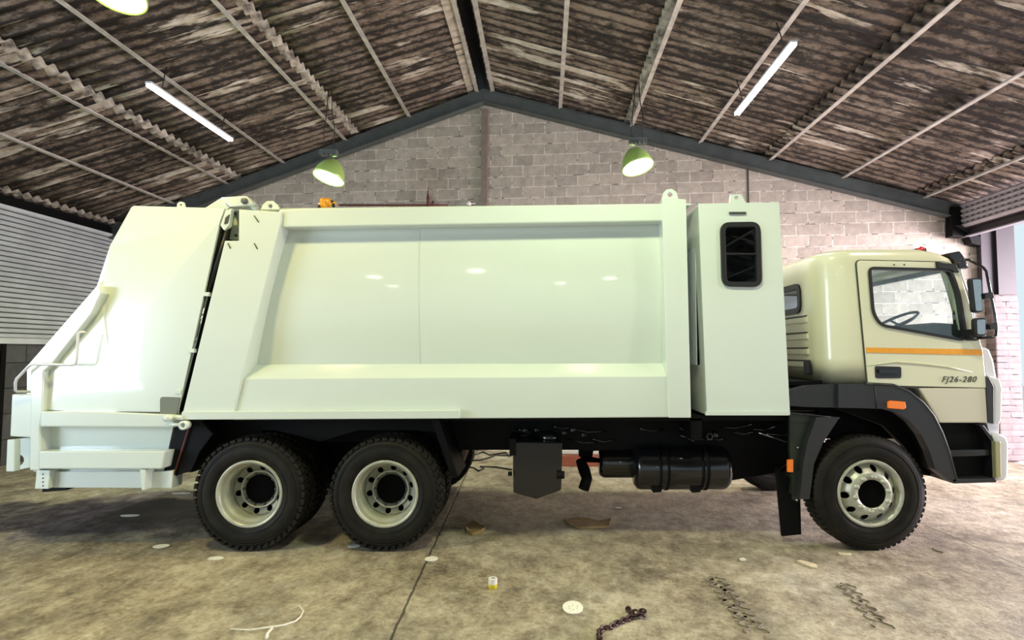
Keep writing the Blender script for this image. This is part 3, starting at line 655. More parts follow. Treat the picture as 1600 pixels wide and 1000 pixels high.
# hydraulic tank with V bottom
tk = MB(); tk.pp([(801, 690), (879, 691), (877, 766), (838, 780), (802, 770)], 5.3, .5); t_ = part(tk, 'hydraulic_tank', 'gloss', .012)
mb = MB(); mb.pp([(796, 686), (806, 686), (806, 712), (796, 712)], 5.28, .4); mb.build('tank_bracket', M['black'], t_)
mb = MB(); mb.tube([P(870, 742, 5.28), P(882, 742, 5.28)], .035, 10); mb.tube([P(800, 740, 5.28), P(794, 740, 5.28)], .02, 10); mb.build('tank_fitting', M['black'], t_)
mb = MB(); mb.lathe([(0, .09), (.03, .09), (.05, .06), (.07, .001)], 'Z', P(858, 684, 5.5), 20); mb.lathe([(-.03, .13), (0, .13), (.0, .001)], 'Z', P(858, 690, 5.5), 20); mb.build('filler_cap', M['gloss'], t_)
# air / fuel cylinders
def cyl(x0, x1, yc, ypx0, ypx1, name, m='gloss'):
    a = P(x0, (ypx0 + ypx1) / 2, yc); b = P(x1, (ypx0 + ypx1) / 2, yc); r = abs(P(x0, ypx0, yc).z - P(x0, ypx1, yc).z) / 2
    L = b.x - a.x; mb = MB(); mb.lathe([(0, .001), (0, r * .80), (.03, r * .95), (.06, r), (L - .06, r), (L - .03, r * .95), (L, r * .8), (L, .001)], 'X', a, 40); return part(mb, name, m), a, b, r
t1, a, b, r = cyl(990, 1136, 5.6, 697, 764, 'fuel_tank')
for px in (1026, 1038, 1090, 1098):
    q = P(px, 700, 5.6); mb = MB(); mb.lathe([(-.012, r + .001), (-.012, r + .008), (.012, r + .008), (.012, r + .001)], 'X', (q.x, a.y, a.z), 40); mb.build('tank_strap', M['black'], t1)
for px in (1025, 1086): mb = MB(); mb.pp([(px - 9, 758), (px + 12, 758), (px + 8, 769), (px - 4, 770)], 5.45, .2); mb.build('tank_foot', M['black'], t1)
mb = MB(); mb.tube([P(1078, 690, 5.45), P(1086, 672, 5.5)], .04, 12); mb.build('filler_neck', M['gloss'], t1)
cyl(936, 1003, 5.75, 700, 746, 'air_tank')
mb = MB(); mb.tube([P(940, 720, 5.9), P(915, 717, 5.85), P(908, 722, 5.8), P(913, 735, 5.75), P(917, 748, 5.7), P(912, 764, 5.65)], [.02, .035, .055, .06, .055, .055], 14); part(mb, 'exhaust_pipe', 'black')
mb = MB(); mb.pp([(1130, 660), (1240, 655), (1238, 720), (1215, 740), (1140, 752), (1134, 700)], 5.75, .5); part(mb, 'battery_box', 'black', .02)
mb = MB(); mb.tube([P(1112, 682, 5.5), P(1120, 676, 5.5)], .035, 12); mb.lathe([(-.02, .02), (-.02, .035), (.01, .035), (.01, .02), (-.02, .02)], 'Y', P(1108, 681, 5.45), 16); part(mb, 'air_valve', 'gloss')
mb = MB(); mb.tube([P(1185, 676, 5.4), P(1232, 691, 5.4)], .008, 6); part(mb, 'brake_line', 'chrome')
random.seed(5)
mb = MB()
for k in range(14):
    x = 800 + random.random() * 420; yy = 664 + random.random() * 22; a_ = P(x, yy, 5.6); b2 = P(x + 20 + random.random() * 40, yy + random.uniform(-7, 7), 5.6); mb.tube([a_, (a_ + b2) / 2 + Vector((0, -.02, -.02)), b2], .009, 6)
part(mb, 'hose_bundle', 'gloss')['kind'] = 'stuff'
for k in range(7):
    x = 815 + k * 16 + random.random() * 8; mb = MB(); q = P(x, 672 + random.random() * 8, 5.52); mb.lathe([(-.02, .001), (-.02, .014), (.0, .014), (.0, .008), (.02, .008), (.02, .001)], 'X', q, 8); part(mb, 'hose_fitting', 'steel')
mb = MB(); mb.pp([(905, 700), (975, 696), (975, 702), (905, 706)], 5.9, .1); mb.pp([(903, 690), (930, 690), (925, 716), (905, 714)], 5.95, .1); part(mb, 'spring_hanger', 'black')

# ---- wheels
def tyre_mb(wd, R, blocks, r_in=.288, n=46):
    mb = MB()
    prof = [(.035, r_in), (.012, r_in + .02), (0.0, r_in + .06), (-.004, r_in + .11), (.006, R - .075), (.016, R - .045), (.024, R - .035), (.030, R - .012), (.045, R - .006), (wd / 2, R - .002), (wd - .045, R - .006), (wd - .03, R - .012), (wd - .02, R - .04), (wd, R - .1), (wd + .004, r_in + .1), (wd - .012, r_in + .02), (wd - .035, r_in)]
    if blocks: prof = [(t, r - (.014 if r > R - .02 else 0)) for t, r in prof]
    mb.lathe(prof, 'Y', (0, 0, 0), 96)
    for rr in (r_in + .05, R - .065, R - .085): mb.lathe([(-.004 if rr < .4 else -.001, rr - .003), (-.009 if rr < .4 else -.004, rr), (-.004 if rr < .4 else .001, rr + .003)], 'Y', (0, 0, 0), 72)
    if blocks:
        for k in range(n):
            for row, (y0, y1, off) in enumerate(((.008, .075, 0), (.088, wd / 2 - .006, .5), (wd / 2 + .006, wd - .088, 0), (wd - .075, wd - .008, .5))):
                a0 = 2 * PI * (k + off) / n; da = 2 * PI / n * .36; sk = .02 if row % 2 else -.02
                vs = []
                for rr in (R - .018, R + .002):
                    for (aa, yy) in ((a0 - da + sk, y0), (a0 + da + sk, y0), (a0 + da - sk, y1), (a0 - da - sk, y1)):
                        r2 = rr - (.012 if (row in (0, 3) and ((row == 0 and yy == y0) or (row == 3 and yy == y1))) else 0)
                        vs.append((r2 * math.cos(aa), yy, r2 * math.sin(aa)))
                mb.add(vs, [(0, 1, 2, 3), (4, 7, 6, 5), (0, 4, 5, 1), (1, 5, 6, 2), (2, 6, 7, 3), (3, 7, 4, 0)])
            a0 = 2 * PI * k / n; da = 2 * PI / n * .25                     # shoulder lugs seen from the side
            vs = [(rr * math.cos(aa), yy, rr * math.sin(aa)) for (rr, yy) in ((R - .05, .016), (R - .006, .012), (R - .006, .04), (R - .05, .04)) for aa in (a0 - da, a0 + da)]
            mb.add(vs, [(0, 1, 3, 2), (2, 3, 5, 4), (4, 5, 7, 6), (6, 7, 1, 0), (0, 2, 4, 6), (1, 7, 5, 3)])
    return mb
def disc_with_holes(prof_pts, hole_r, hole_c, nh, mname, parent, seg=80, phase=0):
    mb = MB(); mb.lathe(prof_pts + [(t + .008, r) for t, r in prof_pts[::-1]] + [prof_pts[0]], 'Y', (0, 0, 0), seg); o = mb.build('rim_disc', M[mname])
    cs = MB()
    for k in range(nh):
        a = 2 * PI * k / nh + phase; cs.lathe([(-.3, .0001), (-.3, hole_r), (.4, hole_r), (.4, .0001)], 'Y', (hole_c * math.cos(a), 0, hole_c * math.sin(a)), 16)
    c = cs.build('c', M[mname]); bool_cut(o, [c]); o.parent = parent; o.location = (0, 0, 0); return o
def wheel_empty(name, px, py, Y, R):
    e = bpy.data.objects.new(name, None); C.objects.link(e); e.parent = T; q = P(px, py, Y); e.location = Vector((q.x, Y, R)) - Vector(T.location); return e
RT = P(600, 770, Y0).z * 1.0
def rear_wheel(px):
    e = wheel_empty('rear_wheel', px, 770, 5.09, .505)
    o = tyre_mb(.28, .505, True).build('tyre', M['tyre'], e); o.location = (0, 0, 0); o.rotation_euler = (0, px * .013, 0)
    rm = MB(); rm.lathe([(.036, .292), (.014, .296), (.010, .288), (.018, .274), (.035, .270), (.05, .262), (.075, .258), (.085, .243), (.2, .240), (.24, .262), (.27, .285)], 'Y', (0, 0, 0), 64); o = rm.build('rim', M['rim'], e, fix=False); o.location = (0, 0, 0)
    md = o.modifiers.new('s', 'SOLIDIFY'); md.thickness = .004
    disc_with_holes([(.185, .241), (.195, .215), (.215, .175), (.22, .13)], .026, .198, 10, 'rimdisc', e, phase=.2)
    rg = MB(); rg.lathe([(.225, .172), (.195, .172), (.190, .165), (.198, .158), (.215, .15)], 'Y', (0, 0, 0), 48); o = rg.build('mounting_ring', M['rim'], e, fix=False); o.location = (0, 0, 0)
    for k in range(10):
        a = 2 * PI * k / 10; nb = MB(); nb.lathe([(.225, .012), (.198, .012), (.194, .008), (.194, .001)], 'Y', (.148 * math.cos(a), 0, .148 * math.sin(a)), 8); o = nb.build('wheel_nut', M['steel'], e); o.location = (0, 0, 0)
    hb = MB(); hb.lathe([(.30, .132), (.205, .130), (.20, .12), (.20, .001)], 'Y', (0, 0, 0), 40); o = hb.build('hub', M['hub'], e); o.location = (0, 0, 0)
    o = tyre_mb(.28, .505, True).build('inner_tyre', M['tyre'], e); o.location = (0, .33, 0); o.rotation_euler = (0, .05, 0)
    o = tyre_mb(.28, .505, True).build('far_tyre', M['tyre'], e); o.location = (0, 2.2, 0)
    ax = MB(); ax.lathe([(.35, .24), (.36, .24), (.36, .06), (2.2, .06)], 'Y', (0, 0, 0), 20); o = ax.build('axle', M['black'], e); o.location = (0, 0, 0)
rear_wheel(388); rear_wheel(601)
e = wheel_empty('front_wheel', 1362, 770, 5.1, .508)
o = tyre_mb(.29, .508, False).build('tyre', M['tyre'], e); o.location = (0, 0, 0)
tb_ = MB()
for k in range(60):
    a0 = 2 * PI * k / 60; da = 2 * PI / 60 * .32
    for y0, y1 in ((.03, .09), (.10, .19), (.20, .26)):
        vs = [(rr * math.cos(aa), yy, rr * math.sin(aa)) for rr in (.49, .5095) for (aa, yy) in ((a0 - da, y0), (a0 + da, y0), (a0 + da + .02, y1), (a0 - da + .02, y1))]
        tb_.add(vs, [(0, 1, 2, 3), (4, 7, 6, 5), (0, 4, 5, 1), (1, 5, 6, 2), (2, 6, 7, 3), (3, 7, 4, 0)])
o = tb_.build('tread', M['tyre'], e); o.location = (0, 0, 0)
rm = MB(); rm.lathe([(.04, .292), (.014, .297), (.008, .290), (.014, .276), (.035, .268), (.05, .262), (.10, .255), (.2, .25)], 'Y', (0, 0, 0), 64); o = rm.build('rim', M['rim'], e, fix=False); o.location = (0, 0, 0); o.modifiers.new('s', 'SOLIDIFY').thickness = .004
disc_with_holes([(.085, .262), (.065, .245), (.035, .215), (.008, .19), (-.005, .175), (-.005, .125)], .030, .222, 10, 'rim', e, phase=.1)
for k in range(10):
    a = 2 * PI * k / 10 + .2; nb = MB(); nb.lathe([(0, .024), (-.008, .024), (-.010, .018), (-.030, .016), (-.036, .010), (-.036, .001)], 'Y', (.150 * math.cos(a), 0, .150 * math.sin(a)), 8); o = nb.build('wheel_nut', M['rim'], e); o.location = (0, 0, 0)
hb = MB(); hb.lathe([(.13, .001), (.13, .245), (.22, .245)], 'Y', (0, 0, 0), 40); o = hb.build('brake_drum', M['hub'], e); o.location = (0, 0, 0)
hb = MB(); hb.lathe([(-.004, .133), (.03, .130), (.035, .10), (.034, .001)], 'Y', (0, 0, 0), 40); o = hb.build('hub', M['hub'], e); o.location = (0, 0, 0)
o = tyre_mb(.29, .508, False).build('far_tyre', M['tyre'], e); o.location = (0, 2.15, 0)

# ---- cab
def zc_(py): return P(1400, py, 5.15).z
def xc_(px, py): return P(px, py, 5.15).x
lv = [(606, 1292, 1556), (560, 1291, 1553), (540, 1290, 1546), (500, 1288, 1534), (450, 1286, 1520), (415, 1284, 1508), (403, 1284, 1500), (395, 1286, 1486), (389, 1294, 1468)]
def section(x0, x1, y0, y1, rr, rf, n=8):
    pts = []
    for cx, cy, r, a0 in ((x1 - rf, y0 + rf, rf, -90), (x1 - rf, y1 - rf, rf, 0), (x0 + rr * 1.0, y1 - rr, rr, 90), (x0 + rr * 1.0, y0 + rr, rr, 180)):
        for i in range(n + 1):
            a = math.radians(a0 + 90 * i / n); pts.append((cx + r * math.cos(a), cy + r * math.sin(a)))
    return pts
def loft(levels, d, name):
    mb = MB(); rings = []
    for i, (py, a, b) in enumerate(levels):
        top_in = {7: .01, 8: .03}.get(i, 0.0)
        z = zc_(py) + (d if i == 0 else -d if i == len(levels) - 1 else 0)
        s = section(xc_(a, py) + d + top_in * .3, xc_(b, py) - d - top_in, 5.15 + d + top_in, 7.5 - d - top_in, .27, .20)
        rings.append([(x, y, z) for x, y in s])
    n = len(rings[0]); vs = [v for r in rings for v in r]; fs = []
    for i in range(len(rings) - 1):
        for k in range(n): fs.append((i * n + k, i * n + (k + 1) % n, (i + 1) * n + (k + 1) % n, (i + 1) * n + k))
    mb.add(vs, fs, True); mb.add(rings[0], [tuple(range(n))[::-1]]); mb.add(rings[-1], [tuple(range(n))])
    return mb.build(name, M['cab'])
shell = loft(lv, 0, 'cab_shell'); cut = [loft(lv, .05, 'c1')]
dwin = roundpoly(XZ([(1356, 418), (1484, 421), (1497, 455), (1509, 528), (1500, 532), (1374, 509), (1362, 490)], 5.13), [.05, .06, .12, .03, .03, .10, .10], 5)
cut.append(MB().prism(dwin, 4.8, 5.35).build('c2', M['cab']))
cut.append(MB().prism(dwin, 7.3, 7.9).build('c3', M['cab']))
# rear window (in the left-facing back wall) and windscreen
xw = xc_(1288, 460); rwz0, rwz1 = P(1240, 487, 5.7).z, P(1240, 447, 5.7).z
def YatX(px, X): return X * F / (px - CX)   # approx depth for a plane of constant X
yw0 = YatX(1254, xw); 
cut.append(MB().box((xw - .3, yw0, rwz0), (xw + .3, 6.9, rwz1)).build('c4', M['cab']))
cut.append(MB().box((xc_(1500, 450) - .05, 5.42, zc_(530)), (xc_(1560, 450) + .3, 7.23, zc_(412))).build('c5', M['cab']))
bool_cut(shell, cut); shell.parent = T; shell.location = -Vector(T.location)
for p_ in shell.data.polygons: p_.use_smooth = True
try:
    em = shell.data; 
    shell.modifiers.new('we', 'WEIGHTED_NORMAL')
except Exception: pass
b = bmesh.new(); b.from_mesh(shell.data)
for e_ in b.edges:
    if len(e_.link_faces) == 2 and e_.calc_face_angle(0) > .5: e_.smooth = False
b.to_mesh(shell.data); b.free()
# door (ring panel with the window opening), proud of the shell
douter = roundpoly(XZ([(1339, 407), (1483, 410), (1500, 428), (1513, 470), (1522, 500), (1535, 548), (1541, 606), (1357, 602)], 5.13), [.04, .05, .05, .05, .05, .03, .01, .01], 5)
do = MB().prism(douter, 5.125, 5.16).build('door', M['cab']); bool_cut(do, [MB().prism(dwin, 4.8, 5.4).build('c', M['cab'])]); do.parent = T; do.location = -Vector(T.location)
bv = do.modifiers.new('b', 'BEVEL'); bv.width = .004; bv.segments = 2; bv.limit_method = 'ANGLE'
mb = MB(); mb.ring(inset(douter, -.010), inset(douter, .004), 5.140, 5.152); mb.build('door_seam', M['seam'], do)
mb = MB(); mb.ring(inset(dwin, -.006), inset(dwin, .018), 5.108, 5.16); mb.build('window_seal', M['seal'], do)
mb = MB(); mb.prism(dwin, 5.145, 5.150); mb.build('window_pane', M['glass'], do)
mb = MB(); mb.prism(dwin, 7.48, 7.485); part(mb, 'far_window_pane', 'glass')
mb = MB(); mb.ring(inset(dwin, -.02), inset(dwin, .02), 7.47, 7.52); part(mb, 'far_window_seal', 'seal')
mb = MB(); mb.pp([(1353, 543), (1534, 546), (1535, 555), (1354, 551)], 5.119, .004); mb.build('reflective_stripe', M['orange'], do)
mb = MB(); q = roundpoly(XZ([(1367, 572), (1408, 573), (1408, 591), (1368, 591)], 5.12), .02); mb.prism(q, 5.118, 5.14); h_ = mb.build('door_handle', M['seal'], do)
mb = MB(); q = roundpoly(XZ([(1372, 577), (1404, 577), (1404, 583), (1373, 583)], 5.11), .01); mb.prism(q, 5.10, 5.118); mb.build('handle_grip', M['gloss'], h_) if False else mb.build('door_handle_grip', M['gloss'], do)
mb = MB(); mb.tube([P(1354, 571, 5.122), P(1400, 565, 5.122), P(1440, 568, 5.122), P(1480, 573, 5.122), P(1520, 582, 5.124)], [.004, .012, .012, .01, .003], 8); mb.build('swage_line', M['cab'], do)
for a in (1397, 1413): mb = MB(); mb.lathe([(-.003, .001), (-.003, .007), (.002, .007)], 'Y', P(a, 413.5, 5.122), 8); mb.build('screw_hole', M['seam'], do)
fc = bpy.data.curves.new('model_badge', 'FONT'); fc.body = 'FJ26-280'; fc.size = .075; fc.shear = .35; fc.extrude = .002; fc.materials.append(mat('badge_grey', (.10, .09, .07), .3, .5)); fc.space_character = 1.18
fo_ = bpy.data.objects.new('badge_curve', fc); C.objects.link(fo_); me_ = bpy.data.meshes.new_from_object(fo_.evaluated_get(bpy.context.evaluated_depsgraph_get())); bpy.data.objects.remove(fo_); fo = bpy.data.objects.new('model_badge', me_); C.objects.link(fo); q = P(1471, 597, 5.12); fo.parent = do; fo.location = (q.x, 5.121, q.z); fo.rotation_euler = (PI / 2, 0, 0)
# lower front panel below the door
mb = MB(); mb.pp([(1436, 606), (1541, 606), (1545, 661), (1468, 661)], 5.13, 2.3); part(mb, 'lower_cab_panel', mat('beige_cab_paint', (.60, .56, .44), .3, 0, .4), .012)
# ribs on the back wall of the cab
for (yt, x_) in ((499, 1264), (525, 1264), (549, 1264), (569, 1264)):
    q0 = P(1262, yt, YatX(1262, xw)); mb = MB(); mb.box((xw - .018, YatX(x_, xw), q0.z - .035), (xw + .02, 7.1, q0.z + .03)); part(mb, 'pressed_rib', 'cab', .012)
    mb = MB(); mb.box((xw - .022, YatX(x_ - 1, xw), q0.z + .028), (xw + .01, 7.1, q0.z + .04)); part(mb, 'rib_groove', 'seam')
q0 = P(1256, 421, YatX(1256, xw)); mb = MB(); mb.box((xw - .012, YatX(1257, xw), q0.z - .008), (xw + .02, 7.0, q0.z + .008)); part(mb, 'rib_groove', 'seam')
q0 = P(1253, 435, YatX(1253, xw)); mb = MB()
for k in range(14): mb.box((xw - .010, yw0 + .05 + k * .05, q0.z - .006), (xw + .02, yw0 + .08 + k * .05, q0.z + .006))
part(mb, 'vent_slots', 'seam')
# frame of the rear window: ring in the YZ plane
def yzring(y0, y1, z0, z1, r, wd, x0_, x1_, name, m):
    outer = rrect(y0, z0, y1, z1, r); inner = inset(outer, wd); n = len(outer); mb = MB()
    vs = [(x0_, a, b) for a, b in outer] + [(x0_, a, b) for a, b in inner] + [(x1_, a, b) for a, b in outer] + [(x1_, a, b) for a, b in inner]; fs = []
    for i in range(n):
        j = (i + 1) % n; fs += [(i, j, j + n, i + n), (i + 2 * n, i + 3 * n, j + 3 * n, j + 2 * n), (i, i + 2 * n, j + 2 * n, j), (i + n, j + n, j + 3 * n, i + 3 * n)]
    mb.add(vs, fs); return part(mb, name, m)
yzring(yw0 - .02, 6.92, rwz0 - .02, rwz1 + .02, .09, .055, xw - .03, xw + .02, 'rear_window_seal', 'seal')
mb = MB(); mb.box((xw, yw0, rwz0), (xw + .005, 6.9, rwz1)); part(mb, 'rear_window_pane', 'darkglass')
mb = MB(); q = P(1260, 574, 5.44); mb.box((q.x - .02, 5.40, q.z - .07), (q.x + .03, 5.47, q.z + .07)); part(mb, 'cab_latch', 'seal', .012)
mb = MB(); mb.pp([(1232, 596), (1310, 594), (1312, 600), (1234, 602)], 5.3, 2.0); part(mb, 'cab_floor', 'black')
# windscreen
mb = MB(); xa_, za_ = xc_(1546, 530), zc_(530); xb_, zb_ = xc_(1510, 415), zc_(412)
mb.add([(xa_ - .06, 5.4, za_), (xa_ - .06, 7.25, za_), (xb_ - .06, 7.25, zb_), (xb_ - .06, 5.4, zb_)], [(0, 1, 2, 3)]); part(mb, 'windscreen', 'glass')
# corner trim, pillar highlight strip and sun visor, front panels
mb = MB(); mb.pp([(1464, 409), (1494, 413), (1500, 426), (1492, 425), (1484, 421), (1466, 419)], 5.10, .03); part(mb, 'door_corner_trim', 'seal', .004)
mb = MB(); mb.tube([P(1496, 408, 5.17), P(1502, 430, 5.17), P(1512, 460, 5.17), P(1521, 495, 5.17)], .012, 8); part(mb, 'pillar_highlight', 'cabwhite')  # white strip standing in for the highlight along the windscreen edge
mb = MB(); mb.pp([(1479, 396), (1500, 392), (1506, 400), (1512, 412), (1512, 420), (1498, 421), (1490, 408)], 5.2, 2.2); part(mb, 'sun_visor', 'gloss', .01)
mb = MB(); mb.pp([(1497, 408), (1508, 409), (1514, 419), (1499, 420)], 5.14, .12); part(mb, 'marker_lamp', 'gloss', .006)
mb = MB(); mb.pp([(1428, 393), (1430, 388), (1448, 387), (1450, 398), (1434, 398)], 5.25, .12); bc = part(mb, 'roof_marker_light', 'gloss', .01)
mb = MB(); mb.lathe([(0, .03), (.02, .03), (.035, .001)], 'Z', P(1439, 391, 5.24), 12); mb.build('red_lens', M['redlens'], bc)
fpn = MB(); fpn.pp([(1532, 541), (1546, 545), (1553, 562), (1558, 590), (1556, 612), (1541, 612), (1536, 570)], 5.22, 2.1); part(fpn, 'front_panel', 'cabwhite', .02)
mb = MB(); mb.pp([(1541, 586), (1550, 588), (1563, 592), (1567, 606), (1566, 656), (1562, 664), (1552, 664), (1553, 604)], 5.16, .5); part(mb, 'headlamp_surround', 'cabwhite', .015)
mb = MB(); mb.pp([(1540, 588), (1546, 590), (1553, 604), (1553, 662), (1544, 660)], 5.12, .4); part(mb, 'headlamp_recess', 'seal', .004)
mb = MB(); mb.pp([(1542, 661), (1561, 661), (1561, 678), (1546, 680)], 5.2, 2.1); part(mb, 'bumper_mount', 'cabwhite', .006)
bp = MB(); bp.pp([(1552, 680), (1562, 677), (1573, 682), (1577, 692), (1576, 745), (1570, 751), (1557, 752), (1556, 690)], 5.08, 2.4); part(bp, 'bumper', 'cabwhite', .02)
mb = MB(); mb.pp([(1555, 690), (1564, 690), (1565, 745), (1557, 748)], 5.06, .1); part(mb, 'bumper_corner', mat('olive_chrome', (.42, .40, .22), .25, .5), .006)
# steps
mb = MB(); mb.pp([(1462, 662), (1535, 662), (1553, 688), (1556, 752), (1494, 754), (1478, 706)], 5.2, .1); part(mb, 'step_well', 'black')
mb = MB(); mb.pp([(1480, 703), (1553, 702), (1553, 712), (1481, 714)], 5.12, .3); part(mb, 'step', 'gloss', .008)
mb = MB(); mb.pp([(1487, 748), (1557, 747), (1558, 754), (1490, 756)], 5.1, .3); part(mb, 'step', 'fender', .008)
mb = MB(); mb.pp([(1530, 664), (1537, 664), (1554, 686), (1557, 748), (1551, 748), (1549, 690)], 5.1, .1); part(mb, 'step_frame', 'gloss', .006)
# mudguard (fender) arch: strip between outer and inner curves
outer = [(1233, 610), (1262, 603), (1310, 600), (1352, 600), (1395, 602), (1420, 612), (1442, 630), (1458, 650), (1471, 676), (1482, 706), (1494, 752)]
inner = [(1233, 634), (1262, 636), (1310, 637), (1352, 638), (1383, 639), (1405, 646), (1424, 660), (1440, 680), (1452, 704), (1462, 734), (1486, 754)]
mb = MB()
for i in range(len(outer) - 1): mb.pp([outer[i], outer[i + 1], inner[i + 1], inner[i]], 5.1 if i > 1 else 5.14, .10)
fd = part(mb, 'fender', 'fender')
mb = MB()
for i in range(len(outer) - 1): mb.pp([outer[i], outer[i + 1], inner[i + 1], inner[i]], 5.2, .40)
part(mb, 'fender_liner', 'black')
mb = MB(); mb.tube([P(a, b, 5.11) for a, b in outer[3:]], .016, 8); mb.build('fender_lip', M['fender'], fd)
mb = MB(); mb.tube([P(1367, 602, 5.095), P(1370, 640, 5.095)], .004, 6); mb.build('fender_joint', M['seal'], fd)
o2 = [(1276, 652), (1262, 690), (1255, 725), (1250, 780)]; i2 = [(1312, 652), (1286, 692), (1272, 725), (1265, 780)]
mb = MB()
for i in range(3): mb.pp([o2[i], i2[i], i2[i + 1], o2[i + 1]], 5.12, .3)
part(mb, 'rear_mudguard', 'fender')
mb = MB(); mb.pp([(1234, 645), (1276, 653), (1262, 690), (1255, 725), (1250, 780), (1240, 782), (1234, 700)], 5.2, .04); part(mb, 'mudguard_panel', mat('dark_green_black_plate', (.014, .02, .01), .4))
mb = MB(); mb.tube([P(1234, 645, 5.15), P(1312, 653, 5.15)], .006, 6); part(mb, 'mudguard_edge', 'fender')
mb = MB(); mb.pp([(1212, 730), (1250, 760), (1252, 835), (1222, 838)], 5.35, .03); part(mb, 'front_mud_flap', 'black')
mb = MB(); mb.pp([(1256, 600), (1500, 606), (1476, 700), (1290, 660)], 5.7, .1); mb.pp([(1300, 636), (1410, 640), (1450, 670), (1486, 748), (1440, 742), (1415, 700), (1380, 665)], 5.42, .05); part(mb, 'wheel_arch_liner', 'black')
mb = MB(); mb.pp([(1420, 706), (1470, 700), (1475, 735), (1440, 742)], 5.6, .3); mb.tube([P(1440, 730, 5.5), P(1462, 726, 5.5), P(1452, 712, 5.5)], .01, 6); part(mb, 'front_crossmember', 'black')
mb = MB(); mb.pp([(1451, 711), (1455, 711), (1456, 719), (1452, 719)], 5.45, .02); part(mb, 'red_tag', 'redlens')
for pts, nm in (([(1388, 628), (1392, 626), (1415, 628), (1416, 638), (1412, 640), (1388, 638)], 'turn_signal'), ([(1231, 719), (1240, 718), (1240, 738), (1231, 738)], 'side_marker')):
    mb = MB(); mb.pp(pts, 5.08 if nm == 'turn_signal' else 5.16, .03); part(mb, nm, 'amber', .005)
for a in ((1247, 699), (1245, 781)): mb = MB(); mb.lathe([(-.01, .001), (-.01, .012), (.02, .012)], 'Y', P(*a, 5.18), 10); part(mb, 'bolt', 'chrome')
# mirrors
ma = MB(); ma.tube([P(1492, 410, 5.12), P(1505, 406, 5.05), P(1514, 406, 5.02), P(1536, 418, 5.0), P(1541, 424, 5.0), P(1547, 455, 5.0), P(1554, 490, 5.0), P(1557, 516, 5.0), P(1556, 524, 5.0), P(1551, 527, 5.0), P(1522, 529, 5.05), P(1512, 528, 5.12)], .013, 10)
arm = part(ma, 'mirror_arm', 'gloss')
mb = MB(); q = roundpoly(XZ([(1511, 514), (1526, 516), (1534, 524), (1524, 533), (1514, 532)], 5.08), .02); mb.prism(q, 5.06, 5.2); mb.build('mirror_base', M['seal'], arm)
for pts in ([(1540, 458), (1552, 456), (1554, 466), (1540, 467)], [(1547, 507), (1559, 504), (1560, 514), (1548, 515)]):
    mb = MB(); mb.pp(pts, 4.97, .06); mb.build('mirror_clamp', M['seal'], arm, .004)
for c_ in ([(1516, 434), (1535, 434), (1537, 488), (1522, 489)], [(1523, 497), (1542, 496), (1542, 525), (1524, 525)]):
    q = roundpoly(XZ(c_, 5.0), .035); mb = MB(); mb.prism(q, 5.0, 5.05); m1 = part(mb, 'mirror', 'seal', .006)
    mb = MB(); mb.prism(inset(q, .016), 4.995, 5.002); mb.build('mirror_face', M['chrome'], m1)
mb = MB(); mb.tube([P(1536, 461, 5.02), P(1545, 461, 5.0)], .01, 8); mb.tube([P(1540, 510, 5.02), P(1550, 510, 5.0)], .01, 8); part(mb, 'mirror_stay', 'gloss')
# cab interior
cs = P(1400, 503, 5.75); mb = MB(); R_ = Matrix.Rotation(math.radians(-68), 4, 'Y') @ Matrix.Rotation(0, 4, 'Z')
ringp = []
for k in range(40):
    a = 2 * PI * k / 40; v = Vector((.0, .21 * math.cos(a), .21 * math.sin(a))); v = Matrix.Rotation(math.radians(62), 3, 'Y') @ v; ringp.append(cs + v)
mb.tube(ringp, .015, 8, closed=True)
for a in (0.3, PI - .3, -PI / 2):
    v = Matrix.Rotation(math.radians(62), 3, 'Y') @ Vector((0, .2 * math.cos(a), .2 * math.sin(a))); mb.tube([cs + Vector((.03, 0, -.03)), cs + v], .012, 6)
mb.tube([cs + Vector((.02, 0, -.02)), cs + Vector((.18, 0, -.38))], .03, 8); part(mb, 'steering_wheel', 'interior')
mb = MB(); mb.prism(XZ([(1432, 507), (1462, 504), (1512, 507), (1525, 530), (1530, 600), (1440, 600)], 5.3), 5.3, 7.35); part(mb, 'dashboard', 'interior', .02)
mb = MB(); mb.tube([P(1492, 508, 5.35), P(1490, 490, 5.35), P(1494, 484, 5.35), P(1503, 482, 5.35)], .012, 8); part(mb, 'interior_grab_handle', 'seal')
for y in (5.45, 6.6):
    mb = MB(); x0_ = xc_(1322, 540); mb.box((x0_, y, zc_(590)), (x0_ + .48, y + .5, zc_(560))); mb.box((x0_ - .05, y, zc_(560)), (x0_ + .10, y + .5, zc_(515))); part(mb, 'seat', 'interior', .04)

# ================================================================== THINGS ON THE FLOOR
def disc(px, py, r, label, holes=(), squash=1.0, group=None, name='round_plate'):
    c = G(px, py); mb = MB(); n = 28; random.seed(int(px))
    pts = [(r * (1 + random.uniform(-.03, .03)) * math.cos(2 * PI * k / n), r * squash * (1 + random.uniform(-.03, .03)) * math.sin(2 * PI * k / n)) for k in range(n)]
    mb.add([(x, y, .002) for x, y in pts] + [(x, y, .007) for x, y in pts], [tuple(range(n))[::-1], tuple(range(n, 2 * n))] + [(i, (i + 1) % n, (i + 1) % n + n, i + n) for i in range(n)])
    o = mb.build(name, M['whitecard']); o.location = c; tag(o, label, 'plate' if name == 'round_plate' else 'paper', group)
    for k, (hx, hy) in enumerate(holes):
        h = MB(); h.lathe([(.0072, .001), (.0078, r * .055), (.0072, r * .06)], 'Z', (hx * r, hy * r, 0), 10); q = h.build('hole', M['seal']); q.parent = o
    return o
disc(895, 950, .071, 'white round plate with dark holes lying nearest the camera', [(-.35, .15), (.45, .15), (0, .4), (-.35, -.3), (0.05, -.55), (.4, -.25)], squash=1.4)
